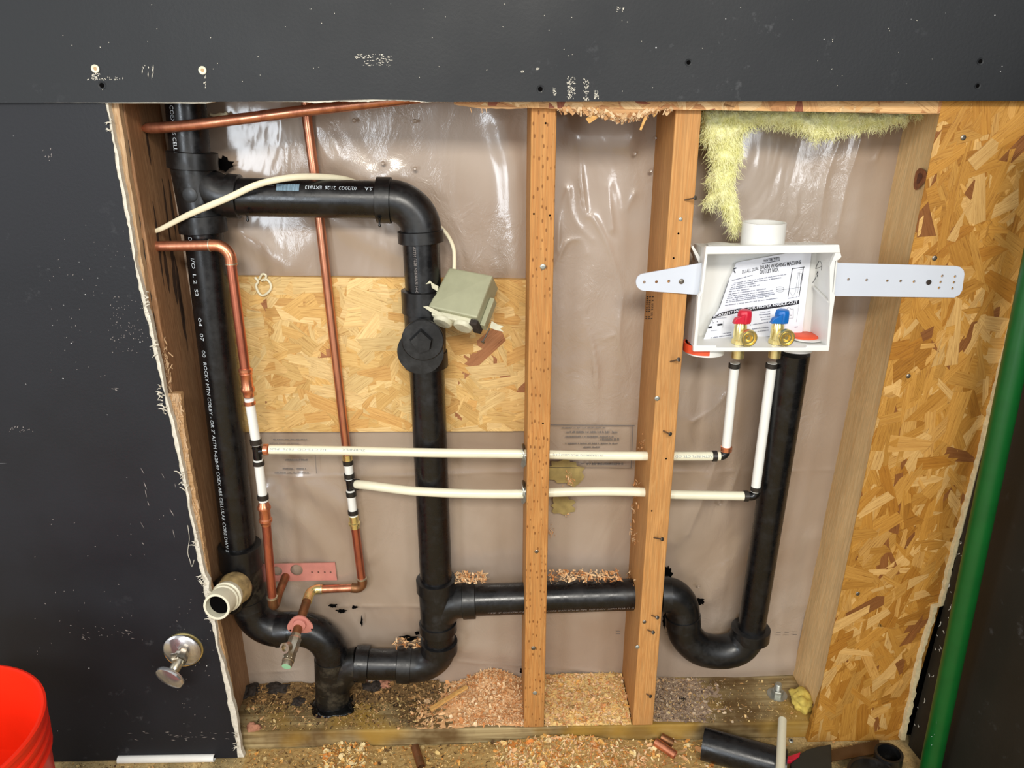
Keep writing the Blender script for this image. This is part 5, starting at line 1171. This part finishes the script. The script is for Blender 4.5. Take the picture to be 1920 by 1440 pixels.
s2_ = at(322, 1264, -.082); m = MB(); m.lathe(s1_, s2_-s1_, [(0,.0085),(.006,.0095),((s2_-s1_).length*.7,.0095),((s2_-s1_).length,.0075)], 14); m.build('stem', M['nickel'], sv)
ax = Vector((-.30,-.92,-.22)).normalized(); h0 = at(322, 1266, -.085); mb = MB(); mb.lathe((0,0,0), ax, [(-.001,.012),(.001,.0215),(.004,.0225),(.008,.0215),(.0105,.015),(.0115,.004)], 36)
lx = (Vector((1,0,-.32)) - ax*Vector((1,0,-.32)).dot(ax)).normalized(); mb.v = [tuple(h0 + Vector(p) + lx*(Vector(p).dot(lx)*.18)) for p in mb.v]; mb.build('oval_handle', M['chrome'], sv)
# ================================================================== bucket
bc = atz(-160, 1390, .37); bk = thing('bucket', (bc.x, bc.y, 0), 'bright orange red plastic bucket standing open on the floor at the lower left', 'bucket')
m = MB(); o_ = (bc.x, bc.y, .004); m.lathe(o_, (0,0,1), [(0,.0),(0,.128),(.001,.130),(.29,.1455),(.30,.1500),(.304,.1500),(.306,.1462),(.318,.1468),(.320,.1510),(.324,.1510),(.326,.1475),(.336,.1480),(.338,.1515),(.343,.1515),(.345,.1485),(.358,.1490),(.360,.1530),(.366,.1530),(.367,.1500),(.366,.1465),(.360,.1455),(.2,.141),(.006,.127),(.004,.0)], 72, cap=False); m.build('bucket_body', M['bucket'], bk, smooth=30)
m = MB(); m.sweep([Vector((bc.x,bc.y,.335)) + Vector((math.cos(a)*.153, math.sin(a)*.153 , -.10*math.sin(max(0,min(math.pi,(a+math.pi/2))))*1.0)) for a in [(-1.57 + k*math.pi/24) - math.pi/2*0 for k in range(25)]][:25], .0022, 10)
# (the wire bail hangs on the far side, out of the frame)
# ================================================================== green pipe in front of the right side wall
gb = at(1738, 1468, -.115); gb2 = atz(1738, zfloor(1738, -.115), 0); ga = at(1930, 545, -.115); gd = (ga - gb).normalized()
g0 = gb - gd*((gb.z-.002)/gd.z); m = MB(); m.sweep([g0, ga + gd*.22], .0172, 36); gp = put(m.build('green_pipe', M['green'], origin=g0), 'upright green painted pipe in front of the dark side wall at the right', 'pipe')
m = MB()
def onpipe(px, py):
    best = None
    for i in range(400):
        c_ = g0.lerp(ga, i/400.); p_ = proj(c_)
        if best is None or abs(p_[1]-py) < best[0]: best = (abs(p_[1]-py), c_)
    c_ = best[1]; tv = (CAM-c_).normalized(); return c_ + tv*.0176
for x, y, n in ((0,1352,26),(0,1380,22),(0,1397,10),(0,1408,6)):
    for i in range(n):
        c_ = onpipe(0, y + R.gauss(0, 3)) + Vector((R.gauss(-.001,.0028), 0, R.gauss(0,.002))); s_ = R.uniform(.0004,.0016); a = R.uniform(0,3); m.add([c_ + Vector((math.cos(a)*s_,0,math.sin(a)*s_)), c_ + Vector((-math.sin(a)*.0004,0,math.cos(a)*.0004)), c_ - Vector((math.cos(a)*s_,0,math.sin(a)*s_)), c_ - Vector((-math.sin(a)*.0004,0,math.cos(a)*.0004))], [(0,1,2,3)])
m.build('paint_chips', M['print_white'], gp, smooth=0)
# ================================================================== anchor bolt, foam and small things on the plate
ab = atz(1457, 1303, ZP); t = thing('anchor_bolt', ab, 'galvanised anchor bolt with nut and washer in the plate at the lower right', 'bolt')
m = MB(); m.lathe(ab, (0,0,1), [(0,.020),(.0022,.020),(.0022,.006)], 32); m.build('washer', M['galv'], t)
m = MB(); m.lathe(ab + Vector((0,0,.0022)), (0,0,1), [(0,.0118),(.010,.0118),(.0115,.0100)], 6); m.build('hex_nut', M['galv'], t, smooth=20)
m = MB(); th_ = [(0,.0068)] + sum([[(.010+k*.0016, .0068),(.0108+k*.0016,.0060)] for k in range(11)], []) + [(.029,.0055)]; m.lathe(ab, (0,0,1), th_, 20); m.build('threaded_rod', M['galv'], t)
def lump(name, c_, rx, ry, rz, mat, label, cat, seed, hole=False, amp=.35):
    bm = bmesh.new(); bmesh.ops.create_icosphere(bm, subdivisions=4, radius=1.0)
    for v in bm.verts:
        n_ = noise.noise(v.co*1.7 + Vector((seed,0,0)))*amp + noise.noise(v.co*5 + Vector((0,seed,0)))*amp*.35; d_ = 0
        if hole: d_ = .45*math.exp(-((v.co.x-.25)**2 + (v.co.y+.25)**2)/.06) if v.co.z > 0 else 0
        v.co *= 1 + n_ - d_
    m = MB(); m.v = [(c_.x + v.co.x*rx, c_.y + v.co.y*ry, max(ZP if c_.z >= ZP else 0.0005, c_.z + v.co.z*rz)) for v in bm.verts]; m.f = [tuple(v.index for v in f_.verts) for f_ in bm.faces]; bm.free()
    return put(m.build(name, mat, smooth=180), label, cat)
c_ = atz(1501, 1322, ZP); c_.z += .012; lump('foam_lump', c_, .022, .026, .018, M['foam'], 'yellow foam lump with a dent beside the anchor bolt', 'foam', 3, True)
c_ = atz(478, 1378, ZP*.6); c_.z = .036; lump('foam_scrap', c_, .015, .008, .016, M['scrap'], 'pinkish brown crumpled scrap at the left end of the plate', 'scrap', 9)
c_ = atz(1277, 1312, ZP); c_.z += .001; lump('debris_flake', c_, .010, .007, .003, M['muck'], 'small dark flake in the sawdust right of the right middle stud', 'scrap', 5)
for k, (x, y, rx, ry, rz, mt, lb) in enumerate(((470,1300,.020,.018,.012,'muck','dark clod of debris in the left corner of the plate'),(520,1296,.022,.016,.010,'muck','dark clod of debris between the left stud and the drain foot'),(700,1292,.018,.014,.009,'muck','dark clod of debris under the bottom black pipe'),(722,1287,.014,.012,.009,'scrap','orange brown clod of debris under the bottom black pipe'),(560,1318,.012,.010,.006,'muck','flat dark clod of debris left of the drain foot'))):
    c_ = atz(x, y, ZP); c_.z += rz*.4; lump('debris_clod', c_, rx, ry, rz, M[mt], lb, 'debris', 20+k, amp=.7)
# black cement smeared at the foot of the drain
c_ = atz(626, 1322, ZP); c_.z += .002; lump('cement_ring', c_, .044, .036, .007, simple('wet black cement', srgb(14,14,14), .15, bump=.6), 'glossy black cement puddled around the drain foot', 'cement', 41, amp=.3)
a = at(806, 1317, .045); b = at(876, 1281, .085); a.z = ZP+.006; b.z = ZP + .026
m = MB(); dd = (b-a).normalized(); s_ = dd.cross(Vector((0,0,1))).normalized()*.0055; u_ = Vector((0,0,.004)); m.hexa([a-s_, a+s_, b+s_*.8, b-s_*.8, a-s_+u_, a+s_+u_, b+s_*.6+u_, b-s_*.8+u_]); put(m.build('wood_offcut', M['splinter'], smooth=0, bevel=.0006), 'thin pale stick of wood leaning on the heap of orange shavings', 'wood offcut')
# twisted cream clip on the patch and cable scrap at the top
tw = [at(x, y, .116) for x, y in ((478,520),(484,528),(480,536),(486,550),(494,554),(506,545),(508,534),(500,524),(490,526))]
m = MB(); m.sweep(smoothpath(tw, 5), .0022, 10); m.sweep(smoothpath([at(x, y, .115) for x, y in ((486,524),(492,514),(499,517),(496,526))], 4), .0020, 8); put(m.build('cable_staple', M['cable']), 'small twisted cream cable clip at the top edge of the strand board patch', 'clip')
m = MB(); m.sweep(smoothpath([at(x, y, .118) for x, y in ((394,214),(402,216),(412,214),(420,215),(426,211))], 4), [.0022]*8 + [.0028]*9, 8); put(m.build('cable_staple', M['cable']), 'small cream scrap of cable behind the loose copper tube at the top', 'clip')
# ================================================================== offcuts on the floor
def tube_off(name, a, b, ro, ri, mat, inner, label, cat, group=None):
    a, b = Vector(a), Vector(b); d_ = b-a; L = d_.length; m = MB(); m.lathe(a, d_, [(0,ri),(0,ro),(L,ro),(L,ri),(0,ri)], 36, cap=False); return put(m.build(name, mat, smooth=40), label, cat, group)
def onfloor(x, y, r): return atz(x, y, r)
tube_off('pipe_offcut', onfloor(1318, 1394, .0302), onfloor(1474, 1437, .0302), .0302, .026, M['abs'], None, 'black plastic pipe offcut lying on the floor in front of the plate', 'pipe offcut', 'offcuts on the floor')
p0 = atz(1467, 1350, .060); p1 = atz(1462, 1470, .071); tube_off('tube_offcut', p0, p1, .0080, .0058, M['pex_cream'], None, 'white tube offcut leaning over the black pipe offcut', 'pipe offcut', 'offcuts on the floor')
tube_off('tube_offcut', onfloor(222, 1424, .0075) , onfloor(402, 1421, .0075), .0072, .0055, M['pex'], None, 'white tube offcut lying along the foot of the black left wall', 'pipe offcut', 'offcuts on the floor')
tube_off('copper_offcut', atz(778, 1400, .018), onfloor(790, 1438, .0095), .0080, .0068, M['copper_dull'], None, 'short copper tube offcut at the bottom edge below the bottom plate', 'pipe offcut', 'offcuts on the floor')
tube_off('copper_offcut', atz(1229, 1391, .020), atz(1266, 1416, .014), .0082, .0068, M['copper_fit'], None, 'shiny copper tube offcut on the floor left of the black pipe offcut', 'pipe offcut', 'offcuts on the floor')
tube_off('copper_offcut', atz(1240, 1382, .018), atz(1262, 1394, .014), .0080, .0066, M['copper_dull'], None, 'dull copper offcut half hidden behind the shiny copper offcut', 'pipe offcut', 'offcuts on the floor')
p = atz(1669, 1411, .050); tube_off('pipe_offcut', (p.x, p.y, .001), (p.x-.002, p.y, .050), .0245, .0200, M['abs_fit'], None, 'short black pipe ring standing upright under the strand board corner', 'pipe offcut', 'offcuts on the floor')
p = atz(1640, 1456, .045); tube_off('pipe_offcut', (p.x, p.y, .001), (p.x, p.y, .045), .046, .041, M['abs_fit'], None, 'large black pipe ring cut off by the bottom edge of the picture', 'pipe offcut', 'offcuts on the floor')
c_ = atz(1483, 1389, .002); t = thing('small_bolt', c_, 'tiny washer headed screw on the floor beside the white tube offcut', 'screw'); m = MB(); m.lathe(c_, (0,-.5,1), [(0,.0045),(.0015,.0045),(.002,.003),(.0022,.002)], 16); m.build('washer_head', M['galv'], t); m = MB(); m.lathe(c_ + Vector((0,-.001,.002)), (0,-.5,1), [(0,.002),(.0008,.002)], 10); m.build('socket', M['muck'], t)
# saw on the floor
sw = thing('hand_saw', atz(1560, 1420, .006), 'small hand saw with black and red handle lying on the floor at the lower right', 'saw')
A_, B_, C2, D2 = [atz(x, y, .012) for x, y in ((1555,1430),(1648,1406),(1642,1424),(1558,1429))]
A_, B_, C2, D2 = [atz(x, y, .012) for x, y in ((1556,1408),(1648,1388),(1650,1412),(1558,1429))]
m = MB(); top_ = []; n_ = 40
for k in range(n_+1):
    p = A_.lerp(B_, k/n_); p = p + (Vector((0,.0015,0)) if k % 2 else Vector()); top_.append(p)
m.prism(top_ + [C2, D2], (0,0,.0012)); m.build('saw_blade', M['blade'], sw, smooth=0)
m = MB(); hp = [atz(x, y, .010) for x, y in ((1480,1445),(1492,1430),(1510,1419),(1530,1413),(1553,1409),(1556,1408),(1557,1432),(1558,1475),(1482,1475))]; m.prism(hp, (0,0,.018)); m.build('saw_handle', M['grip'], sw, smooth=0, bevel=.004)
m = MB(); hp = [atz(x, y, .022) for x, y in ((1474,1425),(1500,1416),(1498,1424),(1484,1433),(1474,1432))]; m.prism(hp, (0,0,.008)); m.build('handle_insert', M['red'], sw, smooth=0, bevel=.001)['label'] = 'red tip of the handle'
